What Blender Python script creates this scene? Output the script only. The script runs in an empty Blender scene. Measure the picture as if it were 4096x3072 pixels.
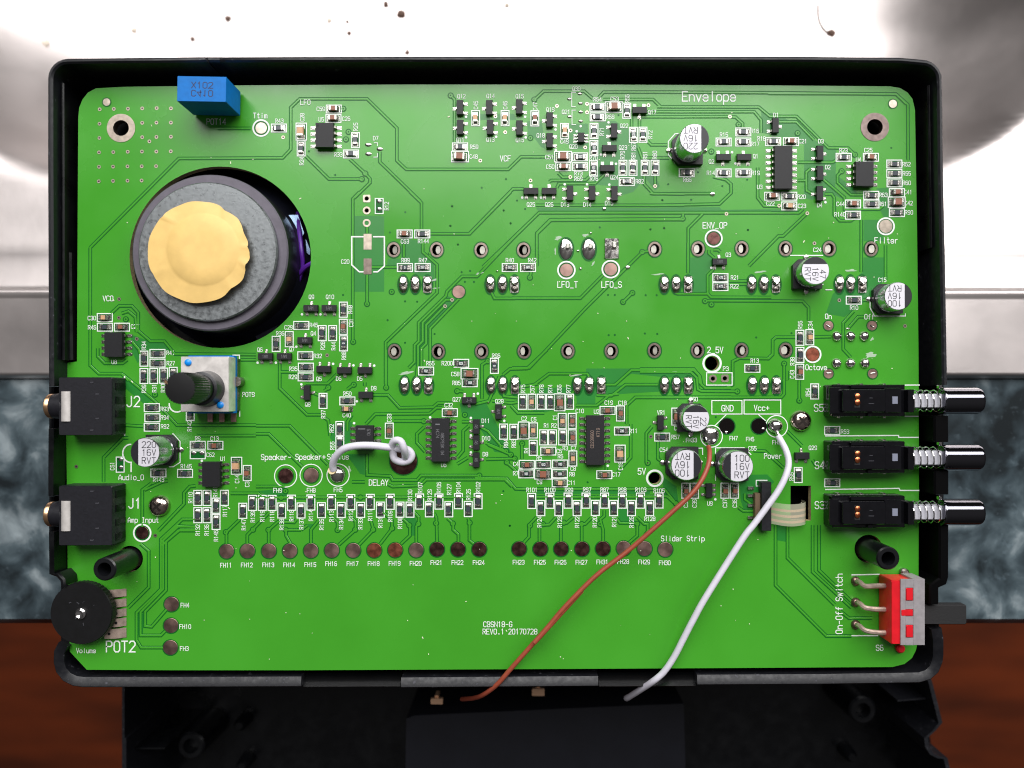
import bpy, math, random
from mathutils import Vector, Matrix
random.seed(7)
R = math.radians
scene = bpy.context.scene
COL = scene.collection

# ------------------------------------------------------------------ measuring
# Board plane is z = 0; one photo pixel on that plane is 0.0518 mm.
S = 5.18e-5
D = 0.160                       # camera height above the board
NU, NV = 2110.0, 1580.0         # photo pixel straight below the lens
MM = 0.001
X0, Y0 = (NU - 2048) * S, (1536 - NV) * S
def W(u, v, z=0.0):
    "photo pixel + real height (m) -> place in the world"
    k = (D - z) / D
    return Vector((X0 + (u - NU) * S * k, Y0 - (v - NV) * S * k, z))
TILES = dict(A=(0,0), B=(1024,0), C=(1700,300), D=(2600,300), E=(3072,0), F=(0,768), G=(1024,768), H=(2048,768),
             I=(3072,768), J=(0,1400), K=(1024,1400), L=(1900,1400), M=(2560,1400), N=(3072,1400), O=(0,2000),
             P=(700,1800), Q=(1600,1800), R=(3072,2100), S=(0,2304), T=(1024,2304), U=(2048,2304), V=(3072,2304))
TK = 1024 / 2212.0
def tp(t, x, y):
    o = TILES[t]
    return (o[0] + x * TK, o[1] + y * TK)
TT = TK * S                     # metres per measured unit

# ------------------------------------------------------------------ camera, world, lights, exposure
cam = bpy.data.cameras.new('camera'); camo = bpy.data.objects.new('camera', cam); COL.objects.link(camo)
camo.location = (X0, Y0, D)
cam.sensor_width = 36.0
cam.lens = 36.0 * D / (4096 * S)
cam.shift_x = -(NU - 2048) / 4096
cam.shift_y = (NV - 1536) / 4096
cam.clip_start = 0.005; cam.clip_end = 20
cam.dof.use_dof = True
cam.dof.focus_distance = D - 0.001
cam.dof.aperture_fstop = cam.lens / 2.3
scene.camera = camo

world = bpy.data.worlds.new('World'); scene.world = world; world.use_nodes = True
bg = world.node_tree.nodes['Background']
# the room: a pale ceiling overhead, dimmer walls lower down
wn = world.node_tree; wt = wn.nodes.new('ShaderNodeTexCoord'); wx = wn.nodes.new('ShaderNodeSeparateXYZ'); wr = wn.nodes.new('ShaderNodeValToRGB')
wn.links.new(wt.outputs['Generated'], wx.inputs[0]); wn.links.new(wx.outputs['Z'], wr.inputs[0]); wn.links.new(wr.outputs[0], bg.inputs[0])
for i_, (p_, c_) in enumerate(((0.0, 0.05), (0.45, 0.12), (1.0, 0.25))):
    e_ = wr.color_ramp.elements; e_ = e_[i_] if i_ < 2 else e_.new(p_)
    e_.position = p_; e_.color = (c_*1.0, c_*0.97, c_*0.96, 1)
wr.color_ramp.elements[1].position = 0.45
bg.inputs[1].default_value = 0.52

def area(name, loc, target, sx, sy, power, color):
    l = bpy.data.lights.new(name, 'AREA'); l.shape = 'RECTANGLE'; l.size = sx; l.size_y = sy
    l.energy = power; l.color = color
    o = bpy.data.objects.new(name, l); COL.objects.link(o); o.location = loc
    o.rotation_euler = (Vector(target) - Vector(loc)).to_track_quat('-Z', 'Y').to_euler()
    return o
area('window_light', (0.0, 1.05, 1.27), (0, 0, 0), 1.55, 1.36, 46, (1.0, 0.985, 0.975))
area('side_window_light', (1.30, 1.0, 0.95), (0, 0, 0), 0.8, 0.95, 17, (1.0, 0.985, 0.975))
scene.view_settings.view_transform = 'Standard'
scene.view_settings.look = 'None'
scene.view_settings.exposure = 0.0
scene.view_settings.gamma = 1.0
scene.cycles.use_denoising = True
scene.cycles.max_bounces = 6
scene.cycles.filter_width = 1.1

# ------------------------------------------------------------------ materials
def lin(c):
    return tuple(((x / 255) / 12.92 if x / 255 <= 0.04045 else ((x / 255 + 0.055) / 1.055) ** 2.4) for x in c)
MATS = {}
def mat(name, rgb, rough=0.5, metal=0.0, var=0.0, vscale=2000.0, bump=0.0, bscale=3000.0, rvar=0.0, spec=0.5,
        stretch=None, rgb2=None, alpha=1.0, coat=0.0, trans=0.0, ramp=(0.35, 0.65), detail=4.0):
    m = bpy.data.materials.new(name); m.use_nodes = True
    nt = m.node_tree; b = nt.nodes['Principled BSDF']
    c = lin(rgb)
    b.inputs['Base Color'].default_value = (*c, 1)
    b.inputs['Roughness'].default_value = rough
    b.inputs['Metallic'].default_value = metal
    b.inputs['Specular IOR Level'].default_value = spec
    b.inputs['Alpha'].default_value = alpha
    b.inputs['Coat Weight'].default_value = coat
    b.inputs['Coat Roughness'].default_value = 0.08
    b.inputs['Transmission Weight'].default_value = trans
    if var or bump or rvar:
        tc = nt.nodes.new('ShaderNodeTexCoord'); mp = nt.nodes.new('ShaderNodeMapping')
        nt.links.new(tc.outputs['Object'], mp.inputs['Vector'])
        if stretch: mp.inputs['Scale'].default_value = stretch
        n = nt.nodes.new('ShaderNodeTexNoise'); n.inputs['Scale'].default_value = vscale; n.inputs['Detail'].default_value = detail
        nt.links.new(mp.outputs[0], n.inputs['Vector'])
        if var:
            cr = nt.nodes.new('ShaderNodeValToRGB')
            c2 = lin(rgb2) if rgb2 else tuple(x * (1 - var) for x in c)
            c1 = c if rgb2 else tuple(min(1, x * (1 + var * 0.6)) for x in c)
            cr.color_ramp.elements[0].color = (*c2, 1); cr.color_ramp.elements[1].color = (*c1, 1)
            cr.color_ramp.elements[0].position = ramp[0]; cr.color_ramp.elements[1].position = ramp[1]
            nt.links.new(n.outputs['Fac'], cr.inputs[0]); nt.links.new(cr.outputs[0], b.inputs['Base Color'])
        if rvar:
            mr = nt.nodes.new('ShaderNodeMapRange')
            mr.inputs[3].default_value = max(0.02, rough - rvar); mr.inputs[4].default_value = min(1, rough + rvar)
            mr.inputs[1].default_value = 0.3; mr.inputs[2].default_value = 0.7
            nt.links.new(n.outputs['Fac'], mr.inputs[0]); nt.links.new(mr.outputs[0], b.inputs['Roughness'])
        if bump:
            n2 = nt.nodes.new('ShaderNodeTexNoise'); n2.inputs['Scale'].default_value = bscale; n2.inputs['Detail'].default_value = 3
            nt.links.new(mp.outputs[0], n2.inputs['Vector'])
            bp = nt.nodes.new('ShaderNodeBump'); bp.inputs['Strength'].default_value = 1.0; bp.inputs['Distance'].default_value = bump
            nt.links.new(n2.outputs['Fac'], bp.inputs['Height']); nt.links.new(bp.outputs[0], b.inputs['Normal'])
    MATS[name] = m
    return m
G = dict(
 mask = mat('solder_mask_green', (61,148,36), 0.26, var=0.06, vscale=45, bump=3e-6, bscale=2500, rvar=0.10, detail=8),
 dark = mat('bare_laminate_green', (10,92,30), 0.35, var=0.06, vscale=90, spec=0.25),
 edge = mat('board_edge', (176,160,120), 0.8, var=0.3, vscale=3000),
 silk = mat('white_print', (222,228,222), 0.6),
 silver = mat('tinned_metal', (196,192,186), 0.26, 1.0, var=0.25, vscale=2500, bump=2.5e-5, bscale=2500, rvar=0.12),
 solder = mat('solder', (218,214,210), 0.14, 1.0, bump=2.5e-5, bscale=1300, rvar=0.08, var=0.12, vscale=1200),
 dull = mat('dull_tin', (150,142,136), 0.38, 1.0, var=0.3, vscale=2500, bump=2e-5, bscale=2500),
 copper = mat('greyish_copper', (160,130,122), 0.40, 1.0, var=0.16, vscale=350, rvar=0.1),
 copper_red = mat('reddish_copper', (158,92,74), 0.42, 1.0, var=0.18, vscale=700, rvar=0.1),
 copper_dark = mat('dark_copper', (112,78,74), 0.30, 1.0, var=0.2, vscale=700, rvar=0.1),  # on the row pads a dark reflection is put into this colour
 annular = mat('annular_tin', (182,170,156), 0.35, 1.0, var=0.2, vscale=900),
 black = mat('epoxy_black', (20,20,24), 0.50, spec=0.4, var=0.15, vscale=3000, bump=6e-6, bscale=9000),
 hole = mat('hole_black', (6,6,7), 0.7),
 rbody = mat('resistor_glaze', (58,64,72), 0.30, var=0.15, vscale=2500),
 cbrown = mat('ceramic_brown', (138,86,66), 0.45, var=0.12, vscale=2500),
 ctan = mat('ceramic_tan', (198,156,118), 0.45, var=0.12, vscale=2500),
 alu = mat('aluminium', (210,210,217), 0.24, 1.0, rvar=0.04, vscale=900),
 alutop = mat('brushed_aluminium_top', (214,212,220), 0.5, 0.25, var=0.06, vscale=2500, stretch=(1,25,1)),
 ink = mat('black_ink', (22,22,30), 0.45),
 capbase = mat('capacitor_base', (22,23,26), 0.45, bump=5e-6, bscale=5000),
 case = mat('case_plastic', (8,9,12), 0.34, spec=0.3, var=0.2, vscale=300, bump=4e-6, bscale=2500, rvar=0.12),
 case_worn = mat('case_rim_plastic', (92,92,102), 0.45, spec=0.4, var=0.3, vscale=900, rgb2=(19,20,25), ramp=(0.66,0.80), bump=1.2e-5, bscale=1500, rvar=0.12),
 jack = mat('jack_plastic', (24,24,30), 0.40, var=0.18, vscale=1500, bump=1.5e-5, bscale=2500),
 chrome = mat('chrome', (225,222,222), 0.10, 1.0),
 nickel = mat('nickel_plate', (222,217,213), 0.36, 0.45, var=0.18, vscale=500, bump=8e-6, bscale=900),
 brass = mat('brass', (222,180,140), 0.30, 1.0, var=0.15, vscale=900),
 blue = mat('trimmer_blue', (0,108,188), 0.55, var=0.08, vscale=900, spec=0.3),
 bluedot = mat('blue_rivet', (10,135,225), 0.35),
 red = mat('switch_red', (205,24,36), 0.33, var=0.08, vscale=700),
 white = mat('wire_white', (208,205,217), 0.42, var=0.04, vscale=500),
 brown = mat('wire_brown', (150,70,50), 0.45, var=0.10, vscale=600),
 purple = mat('wire_purple', (86,30,150), 0.35),
 whiteplastic = mat('white_plastic', (176,176,184), 0.4),
 magnet = mat('ferrite_magnet', (92,87,98), 0.45, var=0.12, vscale=500, bump=2e-5, bscale=700),
 plate = mat('zinc_plate', (128,132,134), 0.36, 0.75, var=0.12, vscale=1100, bump=1.3e-5, bscale=2200, rvar=0.12),
 paper = mat('cream_sticker', (226,190,116), 0.6, var=0.05, vscale=500, bump=4e-6, bscale=2500),
 basket = mat('speaker_basket', (34,36,48), 0.3, 0.4, var=0.2, vscale=200),
 steelblue = mat('basket_steel', (150,175,205), 0.2, 1.0),
 flex = mat('flex_film', (205,205,180), 0.18, alpha=0.42),
 flexcu = mat('flex_copper', (214,172,140), 0.4, 0.5),
 connstrip = mat('connector_strip', (112,92,72), 0.5, 0.3),
 copperspring = mat('contact_copper', (210,120,80), 0.25, 1.0),
 steel = mat('sink_steel', (216,208,206), 0.40, 1.0, var=0.10, vscale=35, bump=2.5e-5, bscale=260, rvar=0.05, detail=8),
 crumb = mat('crumb_pale', (216,205,190), 0.8),
 crumbd = mat('crumb_dark', (92,70,60), 0.8),
 flux = mat('flux_residue', (228,236,226), 0.45, alpha=0.45),
 dust = mat('board_dust', (225,225,200), 0.8),
)

G.update(
 waterline = mat('dried_water_line', (120,112,108), 0.6),
 post = mat('post_plastic', (15,16,19), 0.28, var=0.2, vscale=600),
 postring = mat('slot_ring', (136,122,114), 0.36, 1.0, var=0.25, vscale=900),
 mattecase = mat('matte_case', (3,3,4), 0.6, spec=0.06),
 magnetside = mat('shaded_magnet_side', (16,16,20), 0.4),  # shade inside the round opening is put into this side colour
 dullring = mat('dim_reflection_ring', (120,106,102), 0.42, 1.0, var=0.25, vscale=900),  # darker copy of the ring tin; the missing window reflection is in the colour
 gloss = mat('glossy_case_plastic', (7,8,10), 0.16, var=0.2, vscale=300, spec=0.6),
 capchrome = mat('dark_chrome', (112,112,120), 0.07, 1.0),
 paleblue = mat('grey_plastic', (122,126,142), 0.35),
 patch = mat('bare_patch_green', (32,122,42), 0.32, var=0.06, vscale=90),
 tab = mat('tab_metal', (186,184,174), 0.45, 0.5, var=0.15, vscale=900),
 lidbox = mat('battery_box_plastic', (17,18,25), 0.45, var=0.15, vscale=120, spec=0.3),
 darkpad = mat('blackened_pad', (40,36,36), 0.15, 0.8),
 bluetext = mat('dark_blue_print', (2,34,84), 0.5),
 knob = mat('knob_plastic', (11,11,13), 0.38, var=0.2, vscale=800),
 wheel = mat('wheel_plastic', (9,9,11), 0.5, var=0.3, vscale=600, spec=0.35, bump=8e-6, bscale=2500),
 tinlug = mat('tin_lug', (206,184,170), 0.32, 0.65, var=0.2, vscale=900, bump=1.5e-5, bscale=1200),
 switch = mat('switch_plastic', (12,12,16), 0.15, var=0.2, vscale=700, bump=1e-5, bscale=1500),
 platemetal = mat('grey_plate', (158,153,156), 0.45, 0.3, var=0.12, vscale=900, bump=4e-6, bscale=3000),
 leverblack = mat('lever_plastic', (22,22,24), 0.65, bump=3e-5, bscale=2500),
 screwmetal = mat('screw_metal', (196,178,168), 0.16, 1.0, bump=2.2e-4, bscale=420, var=0.15, vscale=600),
 slot = mat('slot_shade', (60,54,52), 0.5, 1.0),
 singe = mat('singed_insulation', (236,214,170), 0.5),
)

# ------------------------------------------------------------------ mesh collecting
class MB:
    def __init__(s): s.v = []; s.f = []; s.m = []
    def add(s, vs, fs, mi=0):
        o = len(s.v); s.v += [tuple(x) for x in vs]
        for f in fs: s.f.append(tuple(i + o for i in f)); s.m.append(mi)
    def box(s, x0, x1, y0, y1, z0, z1, c=0.0, mi=0):
        "box with its top and upright edges chamfered by c"
        if c <= 0:
            s.add([(x0,y0,z0),(x1,y0,z0),(x1,y1,z0),(x0,y1,z0),(x0,y0,z1),(x1,y0,z1),(x1,y1,z1),(x0,y1,z1)],
                  [(0,3,2,1),(4,5,6,7),(0,1,5,4),(1,2,6,5),(2,3,7,6),(3,0,4,7)], mi); return
        def loop(i, z):
            return [(x0+i+c,y0+i,z),(x1-i-c,y0+i,z),(x1-i,y0+i+c,z),(x1-i,y1-i-c,z),(x1-i-c,y1-i,z),(x0+i+c,y1-i,z),(x0+i,y1-i-c,z),(x0+i,y0+i+c,z)]
        vs = loop(0,z0) + loop(0,z1-c) + loop(c*0.7,z1)
        fs = [tuple(range(7,-1,-1)), tuple(range(16,24))]
        for a in (0,8):
            for i in range(8):
                j = (i+1) % 8; fs.append((a+i, a+j, a+8+j, a+8+i))
        s.add(vs, fs, mi)
    def lathe(s, prof, n=24, cx=0, cy=0, mi=0, sx=1, sy=1, cap0=False, cap1=True, jit=None):
        vs = []; fs = []
        for k, (r, z) in enumerate(prof):
            for i in range(n):
                a = 2*math.pi*i/n; rr = r * (jit(k, i) if jit else 1)
                vs.append((cx + rr*math.cos(a)*sx, cy + rr*math.sin(a)*sy, z))
        for k in range(len(prof)-1):
            for i in range(n):
                j = (i+1) % n; fs.append((k*n+i, k*n+j, (k+1)*n+j, (k+1)*n+i))
        if cap0: fs.append(tuple(range(n-1,-1,-1)))
        if cap1: fs.append(tuple((len(prof)-1)*n+i for i in range(n)))
        s.add(vs, fs, mi)
    def cyl(s, cx, cy, z0, z1, r, n=24, bev=0.0, mi=0, sx=1, sy=1):
        p = [(r,z0),(r,z1-bev),(r-bev,z1)] if bev else [(r,z0),(r,z1)]
        s.lathe(p, n, cx, cy, mi, sx, sy, cap0=True)
    def disc(s, cx, cy, z, r, n=24, mi=0, sx=1, sy=1):
        s.add([(cx+r*math.cos(2*math.pi*i/n)*sx, cy+r*math.sin(2*math.pi*i/n)*sy, z) for i in range(n)], [tuple(range(n))], mi)
    def ring(s, cx, cy, z, r0, r1, n=28, mi=0, sx=1, sy=1, h=0.0):
        p = [(r1, z), (r0, z)] if not h else [(r1, z), (r1 - h*0.5, z+h), (r0, z+h)]
        s.lathe(p, n, cx, cy, mi, sx, sy, cap1=False)
    def prism(s, poly, z0, z1, mi=0, top=1.0):
        n = len(poly)
        s.add([(x,y,z0) for x,y in poly] + [(x,y,z1) for x,y in poly],
              [tuple(range(n-1,-1,-1)), tuple(range(n,2*n))] + [(i,(i+1)%n,n+(i+1)%n,n+i) for i in range(n)], mi)
    def poly(s, pts, z, mi=0):
        s.add([(x,y,z) for x,y in pts], [tuple(range(len(pts)))], mi)
    def ribbon(s, pts, w, z, mi=0, closed=False, cap=0.0, off=0.0):
        "flat mitred band along a 2-D polyline; off shifts it sideways"
        pts = [Vector((p[0], p[1])) for p in pts]
        out = [pts[0]]
        for p in pts[1:]:
            if (p - out[-1]).length > 1e-9: out.append(p)
        pts = out; n = len(pts)
        if n < 2: return
        if cap and not closed:
            d = (pts[0]-pts[1]).normalized(); pts[0] = pts[0] + d*cap
            d = (pts[-1]-pts[-2]).normalized(); pts[-1] = pts[-1] + d*cap
        L = []; Rr = []
        for i in range(n):
            if closed: a, b = pts[i-1], pts[(i+1) % n]
            else: a, b = pts[max(i-1,0)], pts[min(i+1,n-1)]
            d1 = (pts[i]-a); d2 = (b-pts[i])
            d1 = d1.normalized() if d1.length > 1e-12 else d2.normalized()
            d2 = d2.normalized() if d2.length > 1e-12 else d1
            t = (d1+d2); t = t.normalized() if t.length > 1e-6 else d1
            nn = Vector((-t.y, t.x)); c = max(0.35, nn.dot(Vector((-d1.y, d1.x))))
            L.append(pts[i] + nn*((off+w)/c)); Rr.append(pts[i] + nn*((off-w)/c))
        vs = [(p.x,p.y,z) for p in L] + [(p.x,p.y,z) for p in Rr]
        fs = []
        for i in range(n if closed else n-1):
            j = (i+1) % n; fs.append((i, n+i, n+j, j))
        s.add(vs, fs, mi)
    def tube(s, pts, r, n=10, mi=0, caps=True, radii=None):
        pts = [Vector(p) for p in pts]; m = len(pts); vs = []; fs = []
        t0 = (pts[1]-pts[0]).normalized()
        up = Vector((0,0,1)) if abs(t0.z) < 0.9 else Vector((1,0,0))
        nrm = t0.cross(up).normalized()
        for k in range(m):
            t = (pts[min(k+1,m-1)] - pts[max(k-1,0)]).normalized()
            nrm = (nrm - t*nrm.dot(t)).normalized(); b = t.cross(nrm)
            rr = radii[k] if radii else r
            for i in range(n):
                a = 2*math.pi*i/n; vs.append(pts[k] + nrm*(rr*math.cos(a)) + b*(rr*math.sin(a)))
        for k in range(m-1):
            for i in range(n):
                j = (i+1) % n; fs.append((k*n+i, k*n+j, (k+1)*n+j, (k+1)*n+i))
        if caps: fs.append(tuple(range(n-1,-1,-1))); fs.append(tuple((m-1)*n+i for i in range(n)))
        s.add(vs, fs, mi)
    def mesh(s, name, mats, smooth=35):
        me = bpy.data.meshes.new(name); me.from_pydata(s.v, [], s.f)
        for m in mats: me.materials.append(G[m])
        me.polygons.foreach_set('material_index', s.m)
        if smooth:
            me.polygons.foreach_set('use_smooth', [True]*len(s.f)); me.update()
            me.set_sharp_from_angle(angle=R(smooth))
        me.update(); return me
CACHE = {}
def link(name, me, parent=None, loc=(0,0,0), rz=0.0, label=None, kind=None):
    o = bpy.data.objects.new(name, me); COL.objects.link(o)
    o.location = loc; o.rotation_euler = (0,0,rz)
    if parent: o.parent = parent
    if label: o['label'] = label
    if kind: o['kind'] = kind
    return o
def part(name, mb, mats, parent, loc=(0,0,0), rz=0.0, label=None, key=None, smooth=35, kind=None):
    if key and key in CACHE: me = CACHE[key]
    else:
        if callable(mb): mb = mb()
        me = mb.mesh(name, [mats] if isinstance(mats, str) else mats, smooth)
        if key: CACHE[key] = me
    return link(name, me, parent, loc, rz, label, kind)
def thing(name, label, cat, loc=(0,0,0), group=None):
    o = bpy.data.objects.new(name, None); COL.objects.link(o); o.location = loc; o.empty_display_size = 0.01
    o['label'] = label; o['category'] = cat
    if group: o['group'] = group
    return o
def catmull(pts, k=8):
    pts = [Vector(p) for p in pts]; out = []
    P = [pts[0]*2-pts[1]] + pts + [pts[-1]*2-pts[-2]]
    for i in range(1, len(P)-2):
        a,b,c,d = P[i-1],P[i],P[i+1],P[i+2]
        for j in range(k):
            t = j/k
            out.append(0.5*((2*b)+(c-a)*t+(2*a-5*b+4*c-d)*t*t+(3*b-a-3*c+d)*t**3))
    out.append(pts[-1]); return out

# ------------------------------------------------------------------ stroke lettering (as on printed boards)
GL = {
'A':'0,0 0,3.6 2,6 4,3.6 4,0|0,2 4,2','B':'0,0 0,6 3,6 4,5.2 4,3.8 3,3 0,3|3,3 4,2.2 4,.8 3,0 0,0','C':'4,1 3,0 1,0 0,1 0,5 1,6 3,6 4,5',
'D':'0,0 0,6 2.6,6 4,4.6 4,1.4 2.6,0 0,0','E':'4,0 0,0 0,6 4,6|0,3 3,3','F':'0,0 0,6 4,6|0,3 3,3','G':'4,5 3,6 1,6 0,5 0,1 1,0 3,0 4,1 4,3 2.4,3',
'H':'0,0 0,6|4,0 4,6|0,3 4,3','I':'2,0 2,6|1,0 3,0|1,6 3,6','J':'0,1 1,0 2.4,0 3.4,1 3.4,6','K':'0,0 0,6|4,6 0,2.4|1.4,3.6 4,0','L':'0,6 0,0 4,0',
'M':'0,0 0,6 2,3 4,6 4,0','N':'0,0 0,6 4,0 4,6','O':'1,0 0,1 0,5 1,6 3,6 4,5 4,1 3,0 1,0','P':'0,0 0,6 3,6 4,5 4,3.8 3,3 0,3',
'Q':'1,0 0,1 0,5 1,6 3,6 4,5 4,1 3,0 1,0|2.4,1.6 4,-.4','R':'0,0 0,6 3,6 4,5 4,3.8 3,3 0,3|2,3 4,0','S':'0,1 1,0 3,0 4,.9 4,2.2 3,3 1,3 0,3.9 0,5.1 1,6 3,6 4,5',
'T':'2,0 2,6|0,6 4,6','U':'0,6 0,1 1,0 3,0 4,1 4,6','V':'0,6 2,0 4,6','W':'0,6 1,0 2,4 3,0 4,6','X':'0,0 4,6|0,6 4,0','Y':'0,6 2,3 4,6|2,3 2,0','Z':'0,6 4,6 0,0 4,0',
'0':'1,0 0,1 0,5 1,6 3,6 4,5 4,1 3,0 1,0','1':'.8,4.8 2,6 2,0','2':'0,5 1,6 3,6 4,5 4,3.8 0,0 4,0','3':'0,5.2 1,6 3,6 4,5.1 4,3.8 3,3.1 1.4,3.1|3,3.1 4,2.3 4,.9 3,0 1,0 0,.8',
'4':'3,0 3,6 0,1.8 4,1.8','5':'4,6 .4,6 .2,3.2 1,3.6 3,3.6 4,2.7 4,1 3,0 1,0 0,.9','6':'3.6,5.6 3,6 1,6 0,5 0,1 1,0 3,0 4,1 4,2.6 3,3.5 1,3.5 0,2.6',
'7':'0,6 4,6 1.4,0','8':'1,3 0,3.8 0,5.2 1,6 3,6 4,5.2 4,3.8 3,3 1,3|1,3 0,2.2 0,.8 1,0 3,0 4,.8 4,2.2 3,3','9':'.4,.4 1,0 3,0 4,1 4,5 3,6 1,6 0,5 0,3.4 1,2.5 3,2.5 4,3.4',
'-':'.4,2.8 3.6,2.8','_':'0,-.6 4,-.6','+':'.2,2.8 3.8,2.8|2,1 2,4.6','.':'1.6,0 2.4,0 2.4,.6 1.6,.6 1.6,0',
'a':'4,0 4,4|4,3.2 3,4 1,4 0,3 0,1 1,0 3,0 4,.8','c':'4,3.2 3,4 1,4 0,3 0,1 1,0 3,0 4,.8','d':'4,0 4,6|4,3.2 3,4 1,4 0,3 0,1 1,0 3,0 4,.8',
'e':'0,2 4,2 4,3 3,4 1,4 0,3 0,1 1,0 3,0 4,.8','f':'1.6,0 1.6,5 2.4,6 3.6,6|.4,3.8 3,3.8','h':'0,0 0,6|0,3 1,4 3,4 4,3 4,0','i':'2,0 2,4|2,5.2 2,5.8',
'k':'0,0 0,6|3.6,4 0,1.6|1.2,2.4 4,0','l':'2,6 2,0','m':'0,0 0,4|0,3.4 .8,4 1.4,4 2,3.3 2,0|2,3.4 2.8,4 3.4,4 4,3.3 4,0','n':'0,0 0,4|0,3 1,4 3,4 4,3 4,0',
'o':'1,0 0,1 0,3 1,4 3,4 4,3 4,1 3,0 1,0','p':'0,-2 0,4|0,3.2 1,4 3,4 4,3 4,1 3,0 1,0 0,.8','r':'.6,0 .6,4|.6,2.8 1.8,4 3.4,4','s':'0,.6 1,0 3,0 4,.8 3.4,1.8 .6,2.2 0,3.2 1,4 3,4 4,3.4',
't':'1.6,6 1.6,.8 2.4,0 3.4,.2|.4,4 3.2,4','u':'0,4 0,1 1,0 3,0 4,1|4,4 4,0','v':'0,4 2,0 4,4','w':'0,4 1,0 2,3 3,0 4,4','y':'0,4 2,0|4,4 1.2,-2 0,-2','tgt':'0,0 4,0'}
def lettering(txt, h, z=0.0, sw=0.15, xs=0.78, mi=0, mirror=False, mb=None, cx=0.0, cy=0.0, rot=0.0):
    "stroke text centred on (cx,cy); h = capital height in metres"
    mb = mb or MB(); u = h/6.0; adv = 5.55*xs*u; wid = adv*len(txt) - 1.55*xs*u
    ca, sa = math.cos(rot), math.sin(rot); hw = sw*h*0.5
    for i, ch in enumerate(txt):
        g = GL.get(ch)
        if not g: continue
        for q, st in enumerate(g.split('|')):
            pts = []
            for p in st.split():
                x, y = [float(t) for t in p.split(',')]
                x = -wid/2 + i*adv + x*xs*u; y = (y-3)*u
                if mirror: y = -y
                pts.append((cx + x*ca - y*sa, cy + x*sa + y*ca))
            closed = len(pts) > 3 and pts[0] == pts[-1]
            mb.ribbon(pts[:-1] if closed else pts, hw, z + q*2e-6, mi, closed, 0 if closed else hw*0.8)
    return mb

# ================================================================== the setting
def struct(name, mb, mats, smooth=35):
    o = part(name, mb, mats, None, smooth=smooth); o['kind'] = 'structure'; return o
CZ = -24*MM                                     # worktop height under the case
def marble():
    m = bpy.data.materials.new('dark_marble'); m.use_nodes = True; nt = m.node_tree; b = nt.nodes['Principled BSDF']
    tc = nt.nodes.new('ShaderNodeTexCoord')
    def noise(sc, det, dist=0.0):
        n = nt.nodes.new('ShaderNodeTexNoise'); n.inputs['Scale'].default_value = sc; n.inputs['Detail'].default_value = det
        n.inputs['Distortion'].default_value = dist; nt.links.new(tc.outputs['Object'], n.inputs['Vector']); return n
    def ramp(n, stops):
        r = nt.nodes.new('ShaderNodeValToRGB'); e = r.color_ramp.elements
        while len(e) < len(stops): e.new(0.5)
        for i, (p, c) in enumerate(stops): e[i].position = p; e[i].color = (*lin(c), 1)
        nt.links.new(n.outputs['Fac'], r.inputs[0]); return r
    a = ramp(noise(105, 9, 0.35), [(0.36, (28,36,40)), (0.47, (56,68,74)), (0.57, (84,97,103)), (0.72, (150,160,164))])
    v = ramp(noise(34, 4, 0.3), [(0.40, (96,106,112)), (0.50, (196,202,206)), (0.58, (255,255,255))])
    mx = nt.nodes.new('ShaderNodeMixRGB'); mx.blend_type = 'MULTIPLY'; mx.inputs[0].default_value = 0.55
    nt.links.new(a.outputs[0], mx.inputs[1]); nt.links.new(v.outputs[0], mx.inputs[2])
    s = ramp(noise(520, 3, 0.3), [(0.62, (0,0,0)), (0.72, (40,46,50))])
    ad = nt.nodes.new('ShaderNodeMixRGB'); ad.blend_type = 'ADD'; ad.inputs[0].default_value = 1
    nt.links.new(mx.outputs[0], ad.inputs[1]); nt.links.new(s.outputs[0], ad.inputs[2])
    nt.links.new(ad.outputs[0], b.inputs['Base Color']); b.inputs['Roughness'].default_value = 0.32
    G['marble'] = m
marble()
G['wood'] = mat('reddish_wood', (98,40,14), 0.8, var=0.4, vscale=4, stretch=(1,5,1), rgb2=(58,23,9), spec=0.15)

def sink_height(u, v):
    "photo position -> height of the pressed steel sheet"
    zb = CZ + 2.2*MM
    if v > 1500: return zb - 2.2*MM*min(1, (v-1500)/18.0)
    z = zb
    lean = max(-1, min(1, (u-2048)/1500.0))
    if v > 1190: z -= lean*0.9*MM*(1500-v)/310.0
    else:
        z -= lean*0.9*MM
        z += 0.7*MM*math.exp(-((v-1172)/14.0)**2)
        z -= 5.5*MM*min(1, (1190-v)/560.0) + 0.9*MM*(1-math.exp(-((1190-v)/40.0)))
        z += 0.5*MM*math.exp(-((v-985)/35.0)**2)
    hw, hh, r = 2575.0, 2155.0, 950.0                  # bowl outline: rounded rectangle
    qx, qy = abs(u-1925)-(hw-r), abs(v+1500)-(hh-r)
    d = r - math.hypot(max(qx,0), max(qy,0)) - min(max(qx,qy),0)
    if d > -60:
        z -= 1.5*MM*min(1, (d+60)/60.0)
    if d > 0:
        t = min(1, d/950.0); z -= 50*MM*(1-(1-t)**2.0)
    return z
def make_sink():
    mb = MB(); us = [-900 + 45*i for i in range(134)]; vs = [-900 + 30*i for i in range(67)] + [1100 + 6*i for i in range(70)]
    for v in vs:
        for u in us:
            p = W(u, v, CZ); mb.v.append((p.x, p.y, sink_height(u, v)))
    n = len(us)
    for j in range(len(vs)-1):
        for i in range(n-1):
            mb.f.append((j*n+i, (j+1)*n+i, (j+1)*n+i+1, j*n+i+1)); mb.m.append(0)
    o = part('steel_sink', mb, 'steel', None, smooth=60)
    o['label'] = 'bright brushed stainless steel sink basin and rim behind the opened case'; o['category'] = 'sink'
make_sink()
mb = MB()
a = W(-1500, 1490, CZ); b = W(5600, 2505, CZ)
mb.box(a.x, b.x, b.y, a.y, CZ-30*MM, CZ, 2.5*MM)
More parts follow.
